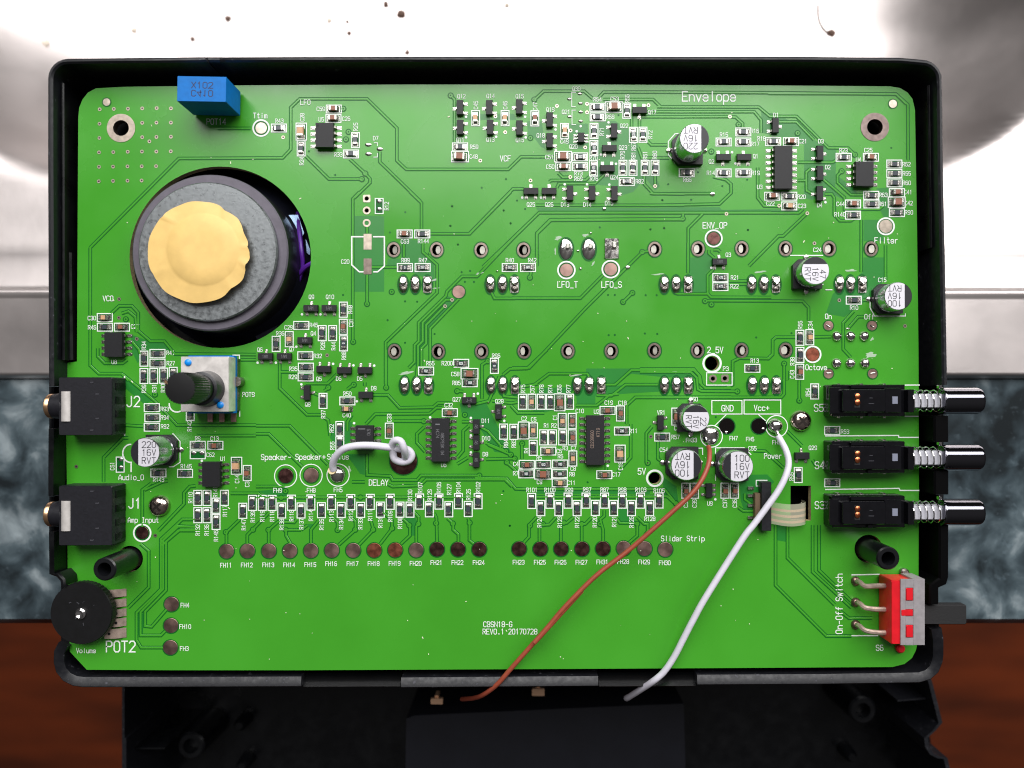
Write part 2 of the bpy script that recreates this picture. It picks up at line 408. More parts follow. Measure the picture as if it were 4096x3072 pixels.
o = part('worktop', mb, 'marble', None); o['label'] = 'dark grey green marble worktop slab under the case'; o['category'] = 'worktop'
mb = MB(); mb.add([(-1.5,-2,-0.75),(1.5,-2,-0.75),(1.5,0.1,-0.75),(-1.5,0.1,-0.75)], [(0,1,2,3)]); struct('floor', mb, 'wood')

# crumbs lying in and around the sink
CR = [('A',395,375,26,0,'pale round crumb left of the case corner'),('A',1160,262,24,0,'pale oblong crumb above the left end of the case'),('A',1970,160,22,1,'dark round crumb above the blue trimmer'),('A',1665,340,18,1,'long brown crumb close above the notch in the case rim'),
      ('B',1122,35,24,1,'dark grey crumb at the top edge of the sink view'),('B',1255,125,32,1,'largest red brown crumb in the sink'),('B',632,178,20,0,'faint pale crumb left of the largest crumb'),
      ('B',790,188,16,1,'tiny dark crumb left of the largest crumb'),('B',805,290,20,1,'small brown crumb below the tiny dark one'),('B',2170,45,22,0,'pale crumb near the top centre of the sink'),('B',1308,455,20,1,'dark crumb touching the rear rim of the case'),('E',545,285,30,1,'dark crumb at the end of a curved water line')]
for i, (t, x, y, r, k, lab) in enumerate(CR):
    u, v = tp(t, x, y); zs = CZ
    for _ in range(14):
        p = W(u, v, zs); uu = NU + (p.x-X0)/S*D/(D-CZ); vv = NV - (p.y-Y0)/S*D/(D-CZ); zs = sink_height(uu, vv)
    p = W(u, v, zs); rr = r*TT*1.15*(D-zs)/D
    mb = MB(); rnd = random.Random(i)
    mb.lathe([(rr, 0), (rr*0.95, rr*0.4), (rr*0.6, rr*0.75), (rr*0.15, rr*0.85)], 9, jit=lambda k_, i_: 0.75+0.5*rnd.random())
    o = part('crumb', mb, 'crumb' if k == 0 else 'crumbd', None, p); o['category'] = 'crumb'; o['group'] = 'crumbs in the sink'; o['label'] = lab

sink_obj = bpy.data.objects['steel_sink']
pts = []
for x, y in ((432,40),(432,120),(446,190),(478,250),(525,292),(560,300)):
    u, v = tp('E', x, y); zs = CZ
    for _ in range(14):
        p = W(u, v, zs); uu = NU + (p.x-X0)/S*D/(D-CZ); vv = NV - (p.y-Y0)/S*D/(D-CZ); zs = sink_height(uu, vv)
    pts.append(W(u, v, zs))
mb = MB(); mb.tube(catmull(pts, 5), 0.45*MM, 6); part('water_line', mb, 'waterline', sink_obj)

# ================================================================== black case around the board
case = thing('plastic_case', 'open black plastic case holding the green circuit board', 'case', (0,0,CZ))
def wall(name, pts, th, zb, mats='case_worn', lip=0.35*MM, label=None, drop=0.0):
    "upright wall along the outer edge pts = (u, v, ztop mm), inward = right-hand side of the path"
    P = [W(u, v, z*MM) for u, v, z in pts]; n = len(P); mb = MB(); O = []; I = []
    for i in range(n):
        a = P[max(i-1,0)]; b = P[min(i+1,n-1)]; t = (b-a); t.z = 0; t.normalize(); nr = Vector((t.y, -t.x, 0))
        O.append(P[i]); I.append(P[i] + nr*th)
        O[-1] = P[i]
    rings = []
    for i in range(n):
        nr = (I[i]-O[i]).normalized(); z = P[i].z
        rings.append([(O[i].x,O[i].y,zb), (O[i].x,O[i].y,z-lip), (O[i]+nr*lip).to_tuple()[:2]+(z,), (I[i]-nr*lip*(0.4 if drop else 1)).to_tuple()[:2]+(z-drop,),
                      (I[i].x,I[i].y,z-lip*(0.4 if drop else 1)-drop), (I[i].x,I[i].y,zb)])
    vs = [q for r_ in rings for q in r_]; fs = []
    for i in range(n-1):
        for k in range(5): fs.append((i*6+k, i*6+k+1, (i+1)*6+k+1, (i+1)*6+k))
    fs.append((5,4,3,2,1,0)); e = (n-1)*6; fs.append((e,e+1,e+2,e+3,e+4,e+5))
    mb.add([(x,y,z-CZ) for x,y,z in vs], fs)
    return part(name, mb, mats, case, label=label, smooth=40)
def arc(cx, cy, r, a0, a1, z, n=7):
    return [(cx + r*math.cos(R(a0+(a1-a0)*i/(n-1))), cy + r*math.sin(R(a0+(a1-a0)*i/(n-1))), z) for i in range(n)]
T = 1.05*MM
back = [(192,1545,4.8),(190,1100,5),(188,600,5),(188,318,5)] + arc(268,312,80,180,270,5) + [(500,229,5),(800,226,5),(815,226,4.6),(830,226,3.6),(880,226,3.4),(893,226,4.4),(905,226,5),(1190,225,5),(1200,225,5),(1600,224,5),(1610,224,5),
       (2400,223,5),(3200,224,5),(3600,228,5)] + arc(3690,318,82,270,360,5) + [(3776,700,5),(3783,1000,5),(3788,1300,5),(3792,1540,4.8)]
wall('case_wall', back, T, CZ+1*MM, label='high rear wall with rounded corners')
# inner second skin of the wall, a little lower
def inset(pts, d, z):
    return [(u + (d if u < 600 else -d if u > 3300 else 0), v + (d if v < 340 else 0), z) for u, v, _ in pts]
wall('inner_ledge', [(246,1440,2.6),(245,1006,2.6),(244,600,2.6),(243,330,2.6)], 0.5*MM, CZ+1*MM, 'case')
wall('inner_ledge', [(3722,340,2.6),(3726,600,2.6),(3732,990,2.6)], 0.5*MM, CZ+1*MM, 'case')
wall('inner_ledge', [(246,1440,0.8),(240,1010,0.8)], 2.2*MM, CZ+1*MM, 'case')
for a in ([(3796,1664,4.6),(3797,1768,4.6)], [(3797,1884,4.6),(3797,1978,4.6)]):
    wall('case_wall', [(a[0][0],a[0][1],a[0][2]),(a[1][0],a[1][1],a[1][2])], 3.0*MM, CZ+1*MM, 'mattecase')
wall('case_wall', [(3797,2094,4.6),(3796,2310,4.6),(3788,2338,4.6),(3757,2352,4.4),(3757,2416,4.2)], 2.0*MM, CZ+1*MM, 'mattecase')
wall('case_wall', [(188,1985,4.6),(190,1715,4.6)], T, CZ+1*MM, 'case')
wall('case_wall', [(240,2345,4.4),(238,2325,4.4),(222,2308,4.4),(193,2298,4.6),(191,2130,4.6)], T, CZ+1*MM, 'case')
# low cut-outs where jacks, push switches and slide lever pass
for a in ([(192,1716,-1.2),(192,1546,-1.2)], [(192,2130,-1.2),(192,1986,-1.2)]): wall('wall_cutout', a, T, CZ+1*MM, 'case')
for a in ([(3778,1541,-1.2),(3778,1663,-1.2)], [(3778,1769,-1.2),(3778,1883,-1.2)], [(3778,1979,-1.2),(3778,2093,-1.2)], [(3757,2417,-1.0),(3760,2508,-1.0)]):
    wall('wall_cutout', a, 1.6*MM, CZ+1*MM, 'case')
TF = 2.0*MM
wall('case_wall', [(3768,2512,2.2),(3776,2560,2.0),(3776,2620,1.2)] + [(3772,2650,0.9),(3756,2690,0.7),(3725,2718,0.6),(3680,2732,0.5)] + [(3300,2738,0.5),(2790,2741,0.5)], TF, CZ+1*MM, drop=0.42*MM, lip=0.2*MM, label='low front wall with rounded corner')
wall('front_cutout', [(2788,2746,-0.9),(2396,2748,-0.9)], 2.3*MM, CZ+1*MM, 'gloss', drop=2.0*MM, lip=0.15*MM, label='sunken front wall section mirroring the green board')
wall('case_wall', [(2393,2746,0.5),(1604,2752,0.5)], TF, CZ+1*MM, drop=0.42*MM, lip=0.2*MM, label='low middle section of the front wall')
wall('front_cutout', [(1601,2748,-0.9),(1206,2750,-0.9)], 2.3*MM, CZ+1*MM, 'gloss', drop=2.0*MM, lip=0.15*MM, label='sunken front wall section mirroring the green board')
wall('case_wall', [(1203,2748,0.3),(700,2750,0.3),(330,2750,0.4),(290,2745,0.6),(250,2725,0.8),(222,2690,1.0),(212,2650,1.4),(214,2605,1.6),(232,2570,1.8)], TF, CZ+1*MM, drop=0.42*MM, lip=0.2*MM, label='scuffed low front wall with rounded corner')
a = W(225,300,-9*MM); b = W(3750,2700,-9*MM)
mb = MB(); mb.box(a.x+T, b.x-T, b.y, a.y-T, 1*MM, 15*MM); part('case_floor', mb, 'case', case)
for (u, v, h) in ((518,2236,9.5), (3472,2197,9.0)):
    p = W(u, v, 0); mb = MB(); r = 2.28*MM
    mb.lathe([(r*1.04,-9*MM),(r,h*MM-0.25*MM),(r-0.25*MM,h*MM),(1.35*MM,h*MM),(1.25*MM,h*MM-0.4*MM),(1.0*MM,h*MM-6*MM)], 28, cap1=True)
    part('screw_post', mb, 'post', case, (p.x, p.y, -CZ))

# ================================================================== the lower case half in front
lid = thing('case_lid', 'black lower half of the case with screw bosses below the front wall', 'case half', W(2100,2900,-60*MM))
LB = lid.location
def lp(name, mb, mats, label=None, smooth=35):
    mb.v = [(x-LB.x, y-LB.y, z-LB.z) for x,y,z in mb.v]; return part(name, mb, mats, lid, label=label, smooth=smooth)
ZL, ZF = -30*MM, -58*MM
def L2(u, v, z): p = W(u, v, z); return (p.x, p.y)
mb = MB(); mb.prism([L2(u,v,ZF) for u,v in ((560,2500),(560,3400),(3800,3400),(3640,2500))], ZF-2*MM, ZF); lp('lid_floor', mb, 'case')
mb = MB(); mb.prism([L2(u,v,ZL) for u,v in ((488,2700),(488,3300),(505,3300),(505,2955),(498,2950),(498,2700))], ZF, ZL); lp('lid_wall', mb, 'case_worn')
edge = [(3718,2700),(3729,2728),(3770,2890),(3745,2920),(3712,2950),(3716,2985),(3735,3015),(3765,3030),(3790,3032),(3806,3100),(3830,3300)]
mb = MB(); mb.prism([L2(u,v,ZL) for u,v in edge] + [L2(u-15,v+3,ZL) for u,v in edge[::-1]], ZF, ZL); lp('lid_wall', mb, 'case_worn')
for (u, v, r, h) in ((762,2985,3.6,16),(3452,2842,3.6,17)):
    p = W(u, v, ZF+h*MM); mb = MB(); r *= MM
    mb.lathe([(r*1.1,ZF),(r,ZF+h*MM-0.5*MM),(r-0.5*MM,ZF+h*MM),(r*0.55,ZF+h*MM),(r*0.45,ZF+h*MM-3*MM)], 28, p.x, p.y); lp('screw_boss', mb, 'case')
for (u, v) in ((955,2905),(965,3068),(3410,3030)):
    p = W(u, v, ZF+6*MM); mb = MB(); mb.lathe([(2*MM,ZF),(1.7*MM,ZF+5*MM),(1.0*MM,ZF+6*MM)], 16, p.x, p.y); lp('locating_pin', mb, 'case')
mb = MB(); mb.prism([L2(u,v,-36*MM) for u,v in ((1625,2875),(1660,2862),(2400,2828),(2735,2815),(2748,3300),(1618,3300))], ZF, -36*MM); lp('battery_box', mb, 'lidbox' if 'lidbox' in G else 'case_worn')
mb = MB(); mb.prism([L2(u,v,-34*MM) for u,v in ((510,2992),(660,2990),(660,2996),(510,2998))], ZF, -34*MM); lp('rib', mb, 'case')
mb = MB(); mb.prism([L2(u,v,-34*MM) for u,v in ((3590,2800),(3720,2790),(3720,2796),(3590,2806))], ZF, -34*MM); lp('rib', mb, 'case_worn')
for (u, v, w, h) in ((1747,2806,24,11),(2153,2770,25,14)):
    mb = MB(); mb.prism([L2(u+a_*w, v+b_*h, -30*MM) for a_,b_ in ((-1,1),(1,1),(1,-1),(-1,-1))], -31*MM, -30*MM)
    mb.prism([L2(u+a_*w*0.3, v-h-6+b_*8, -31*MM) for a_,b_ in ((-1,1),(1,1),(1,-1),(-1,-1))], -34*MM, -31*MM); lp('battery_contact', mb, 'flexcu')

# ================================================================== the circuit board
board = thing('circuit_board', 'green printed circuit board full of soldered parts', 'circuit board', (0,0,-1.6*MM))
BZ = 1.6*MM                                     # board top in board space
BT = lambda u, v, z=0.0: W(u, v, z) + Vector((0,0,BZ))
def bpart(name, mb, mats, **k):
    return part(name, mb, mats, board, (0,0,BZ), **k)
OUT = [(313,470),(317,430),(330,398),(352,370),(384,353),(500,347),(1000,341),(1600,338),(2400,338),(3000,341),(3560,345),(3600,352),(3630,370),(3650,396),(3660,440),
       (3668,900),(3674,1400),(3676,1900),(3674,2300),(3670,2570),(3664,2600),(3648,2632),(3618,2656),(3570,2668),(3100,2671),(2400,2675),(1800,2678),(1200,2681),(700,2681),(347,2679),(279,2606),
       (271,2300),(267,1900),(262,1520),(261,1452),(308,1446),(309,1200),(311,800)]
def circ(u, v, r, n=20, ry=None):
    ry = ry or r; return [(u + r*math.cos(2*math.pi*i/n), v + ry*math.sin(2*math.pi*i/n)) for i in range(n)]
HOLES = [circ(881,1029,363,72), circ(520,2235,52,28), circ(3474,2195,56,28), [(3162,1943),(3244,1943),(3244,2082),(3162,2082)]]
POSTS = [('G',1190,500),('G',1562,500),('G',1945,502),('H',100,502),('H',1233,495),('H',1607,492),('H',1985,490),('I',150,490),('I',528,490),('I',890,492),
         ('G',1197,1378),('G',1575,1380),('G',1950,1378),('H',105,1375),('H',483,1375),('H',857,1375),('H',1230,1370),('H',1603,1370),('H',1983,1370),('I',152,1367)]
for t, x, y in POSTS: HOLES.append(circ(*tp(t,x,y), 19, 18, 22))
MOUNT = [('A',1047,1107),('D',1942,450)]
for t, x, y in MOUNT: HOLES.append(circ(*tp(t,x,y), 32, 22))
RINGHOLES = [('L',1553,1108,52),('M',622,115,60)]
for t, x, y, r in RINGHOLES: HOLES.append(circ(*tp(t,x,y), r*TK, 22))
SMALLH = [('G',957,57),('G',957,160),('G',957,268),('M',630,247),('M',733,245)]
for t, x, y in SMALLH: HOLES.append(circ(*tp(t,x,y), 9, 14))
def board_mesh():
    cu = bpy.data.curves.new('board_outline', 'CURVE'); cu.dimensions = '2D'; cu.fill_mode = 'BOTH'; cu.extrude = 0.8*MM
    for loop in [OUT] + HOLES:
        sp = cu.splines.new('POLY'); sp.points.add(len(loop)-1); sp.use_cyclic_u = True
        for q, (u, v) in zip(sp.points, loop): p = W(u, v, 0); q.co = (p.x, p.y, 0, 1)
    ob = bpy.data.objects.new('tmp_outline', cu); COL.objects.link(ob)
    dg = bpy.context.evaluated_depsgraph_get(); me = bpy.data.meshes.new_from_object(ob.evaluated_get(dg))
    bpy.data.objects.remove(ob); bpy.data.curves.remove(cu)
    me.materials.clear(); me.materials.append(G['mask']); me.materials.append(G['edge'])
    for p in me.polygons: p.material_index = 0 if abs(p.normal.z) > 0.7 else 1; p.use_smooth = False
    return me
link('board_panel', board_mesh(), board, (0,0,0.8*MM))

# ---- copper-free patches of darker laminate (z 6 um) -------------------------------
DARK = [
 ('G', [(838,208),(920,205),(1085,205),(1108,215),(1108,862),(846,862)]),
 ('C', [(1505,395),(1640,395),(1760,470),(1850,620),(1890,740),(1890,900),(1800,1010),(1700,1040),(1650,960),(1480,950),(1430,880),(1430,560)]),
 ('C', [(1890,870),(1990,870),(2030,960),(1990,1000)]),
 ('C', [(960,1148),(2212,1150),(2212,1172),(975,1172)]),
 ('C', [(880,400),(1010,400),(1040,640),(1000,620),(950,550),(890,520)]),
 ('C', [(335,335),(520,335),(560,345),(560,390),(335,385)]),
 ('C', [(600,335),(770,335),(790,390),(600,390)]),
 ('C', [(1170,420),(1410,420),(1410,640),(1290,640),(1180,560)]),
 ('D', [(960,320),(1060,330),(1270,420),(1420,560),(1560,640),(1610,650),(1600,980),(1680,1080),(1560,1020),(1400,1080),(1330,1060),(1330,600),(1150,540),(970,500)]),
 ('D', [(1960,980),(2200,960),(2212,1160),(2030,1250),(1960,1110)]),
 ('D', [(0,1148),(600,1140),(620,1165),(990,1160),(1280,1160),(1280,1178),(0,1175)]),
 ('D', [(1620,870),(1760,980),(1800,1030),(1740,1030),(1640,940)]),
 ('H', [(1665,520),(1740,560),(1720,660),(1680,700),(1680,870),(1420,870),(1530,850),(1530,565),(1600,565)]),
 ('I', [(825,240),(990,240),(1000,425),(825,425)]),
 ('I', [(825,565),(1000,565),(1005,760),(900,900),(660,1080),(500,1050),(560,880),(820,690)]),
 ('G', [(1255,400),(1420,420),(1440,520),(1540,620),(1545,780),(1360,700),(1130,640),(1140,575),(1255,575)]),
 ('G', [(1660,900),(1740,930),(1480,1180),(1470,1330),(1400,1400),(1390,1500),(1350,1490),(1400,1300),(1400,1130)]),
 ('J', [(1075,205),(1330,430),(1250,470),(1080,330)]),
 ('K', [(620,640),(830,620),(820,790),(700,840),(640,760)]),
 ('K', [(780,900),(940,900),(940,1080),(900,1070)]),
 ('K', [(1760,460),(1990,460),(2060,600),(2212,900),(2060,880),(1900,620),(1780,560)]),
 ('L', [(960,160),(1340,160),(1900,165),(1950,230),(1900,250),(1590,230),(1350,205),(1210,300),(960,300)]),
 ('L', [(540,330),(830,320),(850,480),(600,540),(500,540)]),
 ('L', [(870,300),(1220,310),(1300,300),(1590,300),(1590,360),(1330,375),(1160,390),(1040,400),(1040,480),(880,480)]),
 ('L', [(1630,1100),(1740,1180),(1760,1330),(1620,1250)]),
 ('M', [(860,1080),(1100,1075),(1160,1140),(1000,1300),(1000,1420),(900,1390),(870,1300)]),
 ('M', [(1160,1640),(1165,1500),(1270,1500),(1272,1659)]),
 ('F', [(1130,1230),(1290,1290),(1420,1310),(1470,1380),(1290,1360),(1190,1480),(1140,1380)]),
 ('P', [(715,355),(960,330),(985,400),(1180,400),(1180,430),(880,430)]),
 ('P', [(1975,600),(2070,560),(2100,650),(2070,740),(2030,740),(2040,650)]),
 ('P', [(1140,640),(1200,640),(1175,690)]),
 ('O', [(1180,980),(1240,980),(1235,1170),(1190,1170)]),
 ('Q', [(1180,350),(2160,350),(2160,380),(1180,380)]),
 ('Q', [(1890,590),(1890,500),(1970,500),(2040,620),(1900,620)]),
]
for i, (t, pts) in enumerate(DARK):
    mb = MB(); pp = []
    for x, y in pts: p = W(*tp(t,x,y)); pp.append((p.x, p.y))
    mb.poly(pp, (6 + i*0.15)*1e-6); bpart('bare_patch', mb, 'patch', smooth=0)

# ---- traces: raised copper under the mask, with the dark gap on both sides -----------
TR = '''B 0,1365 230,1365 300,1292 300,930 378,855 960,855 1217,1107 1217,1388 1298,1464 2180,1464 2240,1405
C 700,817 720,815 830,708 1115,708
B 430,1350 630,1548 915,1548
B 810,1375 945,1500 985,1545 985,1580 850,1712
G 895,0 836,60 836,1290
B 1070,1310 1070,1400 1420,1740
G 1330,0 1430,95 1430,320
A 1880,1110 2165,1110
A 2212,1366 1545,1370 780,2140
F 780,480 780,1500 855,1570 1050,1570 1110,1630
J 1060,210 1335,440 1390,500 1530,650 2212,650
J 1080,650 1240,660
J 1700,740 2212,740
J 1110,760 1060,760 895,930 895,1140
C 225,180 255,212 255,590
C 945,215 1025,140 1375,140 1450,205
C 1500,195 1545,148 2240,148
D 0,148 1200,155 2125,167 2212,250
E 0,808 1105,812 1208,905 1210,1380
C 1540,212 1970,212 2035,275 2240,275
D 60,275 940,278 1035,358 1265,358 1540,630 1710,632 1770,690
C 1920,318 2240,318
D 40,318 900,318 960,390 960,500
C 1870,362 2240,362
D 50,362 690,360 740,365 800,420 800,455
C 855,985 760,985 382,1372 45,1372
C 1075,925 1090,912 1390,908 1440,860
C 1140,975 1155,940 1470,938 1560,850
C 500,1659 985,1192 2240,1192
H 0,410 235,178 2240,178
C 965,1590 965,1375 1088,1256 2240,1250
H 215,640 215,355 330,240 1470,232
H 0,1 2,2
C 960,1126 2240,1126
D 0,1128 600,1115 700,1020 700,945 655,905 545,880
C 1895,870 1895,945 1970,1025 2240,1030
D 0,1022 25,1027 540,1025
C 1988,870 1988,960
C 1150,848 1190,885 1255,882
C 1920,570 1955,605 2090,605
C 1840,625 1875,718 2110,718
C 1785,320 1785,450
C 1853,380 1853,450
D 1115,405 1265,405 1415,560
D 1275,755 1580,755 1610,735
D 1275,912 1350,912 1350,840 1385,810
D 1350,912 1352,1000 1400,1025
D 1500,905 1680,1060 1680,1160 1980,1160 2015,1130
D 1850,1035 1735,1035 1620,930 1620,870 1655,832
D 930,800 930,1060 985,1132 1140,1136
D 0,1192 1285,1192 1325,1155
D 285,1240 285,1200
D 455,1200 330,1325 330,1690
D 1358,1195 1150,1392 1110,1392 855,1650
D 1510,1030 1570,1030 1592,1062 1592,1210 1640,1260 1735,1260 1765,1240
I 805,240 805,690
I 1015,460 1015,760
H 1520,440 1520,700
H 1700,500 1700,530 1745,570
H 1740,500 1780,500 1800,520
H 1740,670 1690,720 1690,880 1720,910 2240,912
H 1410,870 1430,880 1690,880
H 1870,770 2030,770
H 1870,797 2030,797
H 1680,940 2240,942
I 0,942 300,945 350,1000 350,1110
I 820,935 860,935
I 740,1030 650,1130 650,1360 715,1430
I 840,1078 780,1078 700,1170
I 390,1255 545,1250
I 0,1440 40,1400 40,1280 70,1255 240,1255
I 140,1490 140,1659
M 1245,120 1245,380 1220,410 0,410
L 870,480 1050,480 1120,425 1160,390 1240,380
L 1310,640 1310,480 1385,410 2212,408
L 0,0 1,1
M 0,165 465,165 520,230 530,300 570,330 740,330 800,300 800,100 860,70 1110,75 1145,40 1145,0
M 0,190 440,192 490,240 500,340 530,355 840,358
M 1270,260 1270,180
M 1376,262 1376,430
M 1270,700 1400,830
M 980,870 1080,875 1240,1020
M 1490,950 1520,1000
G 1500,520 1505,540
G 1440,450 1440,520 1565,630 1565,870 1120,1300 1120,1659
K 1125,0 1125,325
G 2200,0 1845,362 1500,362
G 2212,410 1910,730 1780,730 1650,860 1640,900 1405,1130 1405,1290 1370,1325 1370,1470 1320,1520
G 1690,932 1640,932 1440,1130 1440,1290 1400,1330 1400,1480 1385,1600
G 1632,985 1470,1150 1470,1310 1430,1350 1430,1530
G 1750,925 1505,1180 1505,1400 1505,1500
G 960,300 960,360
G 960,715 960,965
G 1000,650 1220,650
G 1278,450 1278,565
G 2030,860 2060,920 2240,920
H 0,918 590,918 785,720
H 1125,520 640,1000 150,1520 0,1522
H 1125,520 1180,510
H 1040,872 960,950
H 155,740 165,690
H 0,1700 220,1659
L 60,420 60,130 110,95
L 0,470 120,440 210,230
L 240,215 300,165 450,160 620,0
L 500,310 640,205 970,205 985,230
L 370,450 310,460 150,440
L 1120,300 1210,300 1350,175 1890,175 1935,220 1940,280 1990,330 2212,330
L 860,350 780,440
L 1580,300 1300,300 1180,395 1050,390
L 230,300 250,400 370,412
L 600,545 370,545 310,480
L 270,640 200,600
L 45,665 110,700 230,835
L 95,805 270,875
L 115,820 310,905
L 95,945 345,938
L 270,970 360,1050
L 405,810 405,940
L 0,1105 275,1110 350,1200 450,1205
L 530,1200 1640,1205 1740,1330
L 530,1270 1660,1265 1720,1320
L 1135,980 1135,1040
L 1345,640 1345,930 1230,1060
L 1530,660 1480,720 1480,975
L 1580,790 1580,940 1640,985
M 850,1360 890,1390 1000,1390
M 905,1240 905,1290 960,1330
K 205,110 205,330 440,560 560,560 625,610 640,740
K 210,190 360,190
K 430,290 620,290 700,210
K 540,390 490,370
K 590,355 640,320
K 790,340 840,300
K 940,280 940,310
K 1010,390 1140,390 1240,500 1530,495 1570,460 1690,460
K 950,640 1030,555 1500,550 1560,500 1610,500
K 1190,615 1450,615
K 1455,665 1390,725 1390,800 1460,880
K 1740,930 1790,870 1790,700 1840,655
K 1780,620 1840,620
K 1740,985 1830,930
K 790,700 790,620 830,560
K 960,900 960,1080 1160,1090 1180,1125 1390,1125 1425,1085 1930,1085
K 830,1140 940,1140
K 1140,1160 1180,1180 1420,1170 1470,1120 2150,1120 2212,1180
K 0,655 290,655 620,990
K 0,725 110,725 400,1010
K 1735,355 1790,360
K 1700,150 1720,130
K 0,1180 250,1180
K 0,1275 600,1275
P 480,375 720,375 760,410 1000,410
P 1050,410 1170,410 2080,410
Q 0,410 660,410
Q 1180,405 2212,405
P 560,600 445,710 445,820
P 810,545 670,690 625,735 625,820
P 1050,600 1030,625 890,620 810,690 810,820
P 1090,690 960,690 960,740 1000,810
P 1145,650 1090,690
P 1240,610 1175,690 1175,810
P 1320,540 1405,625 1405,690
P 1490,550 1560,620 1560,690 1415,820
P 1690,600 1715,690 1590,820
P 1800,540 1875,610 1875,680 1775,810
P 1965,590 2030,650 2030,740 1955,810
P 2070,540 2105,580 2105,640 2085,660 2085,800
Q 295,545 315,590 320,795
Q 410,590 460,635 460,690 505,730 505,795
Q 590,590 600,630 600,780 635,810
Q 1180,580 1115,650 1115,750 1070,800
Q 1350,580 1290,645 1205,650 1205,790
Q 1500,580 1440,630 1390,635 1390,790
Q 1650,590 1600,640 1570,640 1570,790
Q 1765,520 1765,570 1730,600 1755,690 1755,790
Q 1870,590 1900,630 2050,635 2050,740 1980,800
Q 2050,580 2110,640 2140,640 2140,700 2100,760
J 1250,1210 1400,1140 1450,1130
J 1230,1240 1230,1210 1310,1150
J 1230,1240 1230,1560
J 1690,1175 1640,1180 1590,1235 1590,1330 1370,1560
J 1690,1560 1540,1560 1400,1690
J 1690,1530 1530,1520 1385,1670
O 1690,168 1575,168 1390,340 1390,770 1180,975 1180,1210 1220,1275 1410,1275
O 1690,230 1540,230 1410,350 1410,770 1215,970 1215,1170 1390,1170 1430,1130
O 1690,255 1560,255 1435,360 1435,780 1255,965 1255,1090 1310,1095 1440,945
O 1215,380 1285,440 1285,755 1110,930
R 65,0 65,520 505,960 720,960
R 168,0 168,285 575,690
R 385,0 385,405 720,715
R 440,0 440,390 720,660
R 620,740 700,805 900,805
F 960,1050 1030,985 1140,985 1195,1045 1195,1200 1300,1290 1420,1290 1510,1400 2212,1405
F 1050,1050 1110,1030 1170,1080 1180,1210
F 845,1350 845,1420 905,1480 1060,1480 1100,1450
F 1140,1290 1200,1360 1210,1400
F 2080,1450 2212,1450'''
def cross(mb, pts, prof, mis):
    "sweep the cross-section prof = [(offset, z), ...] along a flat polyline"
    for (o0, z0), (o1, z1), mi in zip(prof, prof[1:], mis):
        b = len(mb.v); t1 = MB(); t1.ribbon(pts, 0.0, z0, off=o0); t2 = MB(); t2.ribbon(pts, 0.0, z1, off=o1)
        n = len(t1.v)//2
        if n < 2: return
        mb.v += t1.v[:n] + t2.v[:n]
        for i in range(n-1): mb.f.append((b+i, b+i+1, b+n+i+1, b+n+i)); mb.m.append(mi)
for i, line in enumerate(TR.strip().split('\n')):
    t, *pp = line.split(); pts = []
    for q in pp: x, y = q.split(','); p = W(*tp(t, float(x), float(y))); pts.append((p.x, p.y))
    if len(pts) == 2 and (Vector(pts[0])-Vector(pts[1])).length < 3*TT: continue
    zo = 12e-6 + i*0.1e-6; h = 45e-6; mb = MB(); u_ = TT
    cross(mb, pts, [(-16*u_,zo),(-8.5*u_,zo),(-6*u_,zo+h),(6*u_,zo+h),(8.5*u_,zo),(16*u_,zo)], [1,0,0,0,1])
    bpart('copper_trace', mb, ['mask','dark'], smooth=0)

# ================================================================== printed lettering and outlines on the board
ZS = 70e-6                                      # print lies on top of everything flat
ntext = [0]
def text(t, s, x, y, h=36, rot=0, sw=0.14, name='silkscreen_text', xs=0.78):
    u, v = tp(t, x, y); ntext[0] += 1
    mb = lettering(s, h*TT, 0.0, sw, xs, rot=R(rot))
    return link(name, mb.mesh(name, ['silk'], 0), board, BT(u, v) + Vector((0,0,ZS + ntext[0]*0.05e-6)))
def outline(t, pts, w=4.0, closed=True, name='silkscreen_outline'):
    mb = MB(); pp = [tuple(W(*tp(t,x,y)).xy) for x, y in pts]; ntext[0] += 1
    mb.ribbon(pp, w*TT, ZS + ntext[0]*0.05e-6, 0, closed); return bpart(name, mb, 'silk', smooth=0)
def rect(t, x0, y0, x1, y1, w=4.0): return outline(t, [(x0,y0),(x1,y0),(x1,y1),(x0,y1)], w)
def rbox(w, h):
    mb = MB(); a, b = w*TT/2, h*TT/2
    mb.poly([(-a,-b),(a,-b),(a,b),(-a,b)], 58e-6, 1)
    mb.ribbon([(-a,-b),(a,-b),(a,b),(-a,b)], 4.2*TT, ZS, 0, True); return mb

# ================================================================== small chips
def term(x0, x1, hw, h, px, pw):
    mb = MB(); mb.box(x0, x1, -hw, hw, 20e-6, h, 0.06*MM)
    f = h*0.62
    mb.add([(x1-.02*MM,-hw,f),(x1-.02*MM,hw,f),(px,pw*.8,66e-6),(px,-pw*.8,66e-6),(x1-.02*MM,-hw,62e-6),(x1-.02*MM,hw,62e-6)], [(0,3,2,1),(0,4,3),(1,2,5)])
    mb.add([(x0,-pw,64e-6),(px+.08*MM,-pw,64e-6),(px+.08*MM,pw,64e-6),(x0,pw,64e-6)], [(0,1,2,3)]); return mb
SPEC = {'R': ('rbody', .90, .47, .46, 130, 68), 'C': ('cbrown', .86, .46, .80, 130, 68), 'c': ('ctan', .86, .46, .80, 130, 68),
        'K': ('cbrown', 1.05, .66, 1.0, 146, 90), 'k': ('ctan', 1.05, .66, 1.0, 146, 90)}
NAMES = {'R': ('resistor', 'small dark glazed resistor'), 'C': ('ceramic_capacitor', 'small brown ceramic capacitor'), 'c': ('ceramic_capacitor', 'small tan ceramic capacitor'),
         'K': ('ceramic_capacitor', 'larger brown ceramic capacitor'), 'k': ('ceramic_capacitor', 'larger tan ceramic capacitor')}
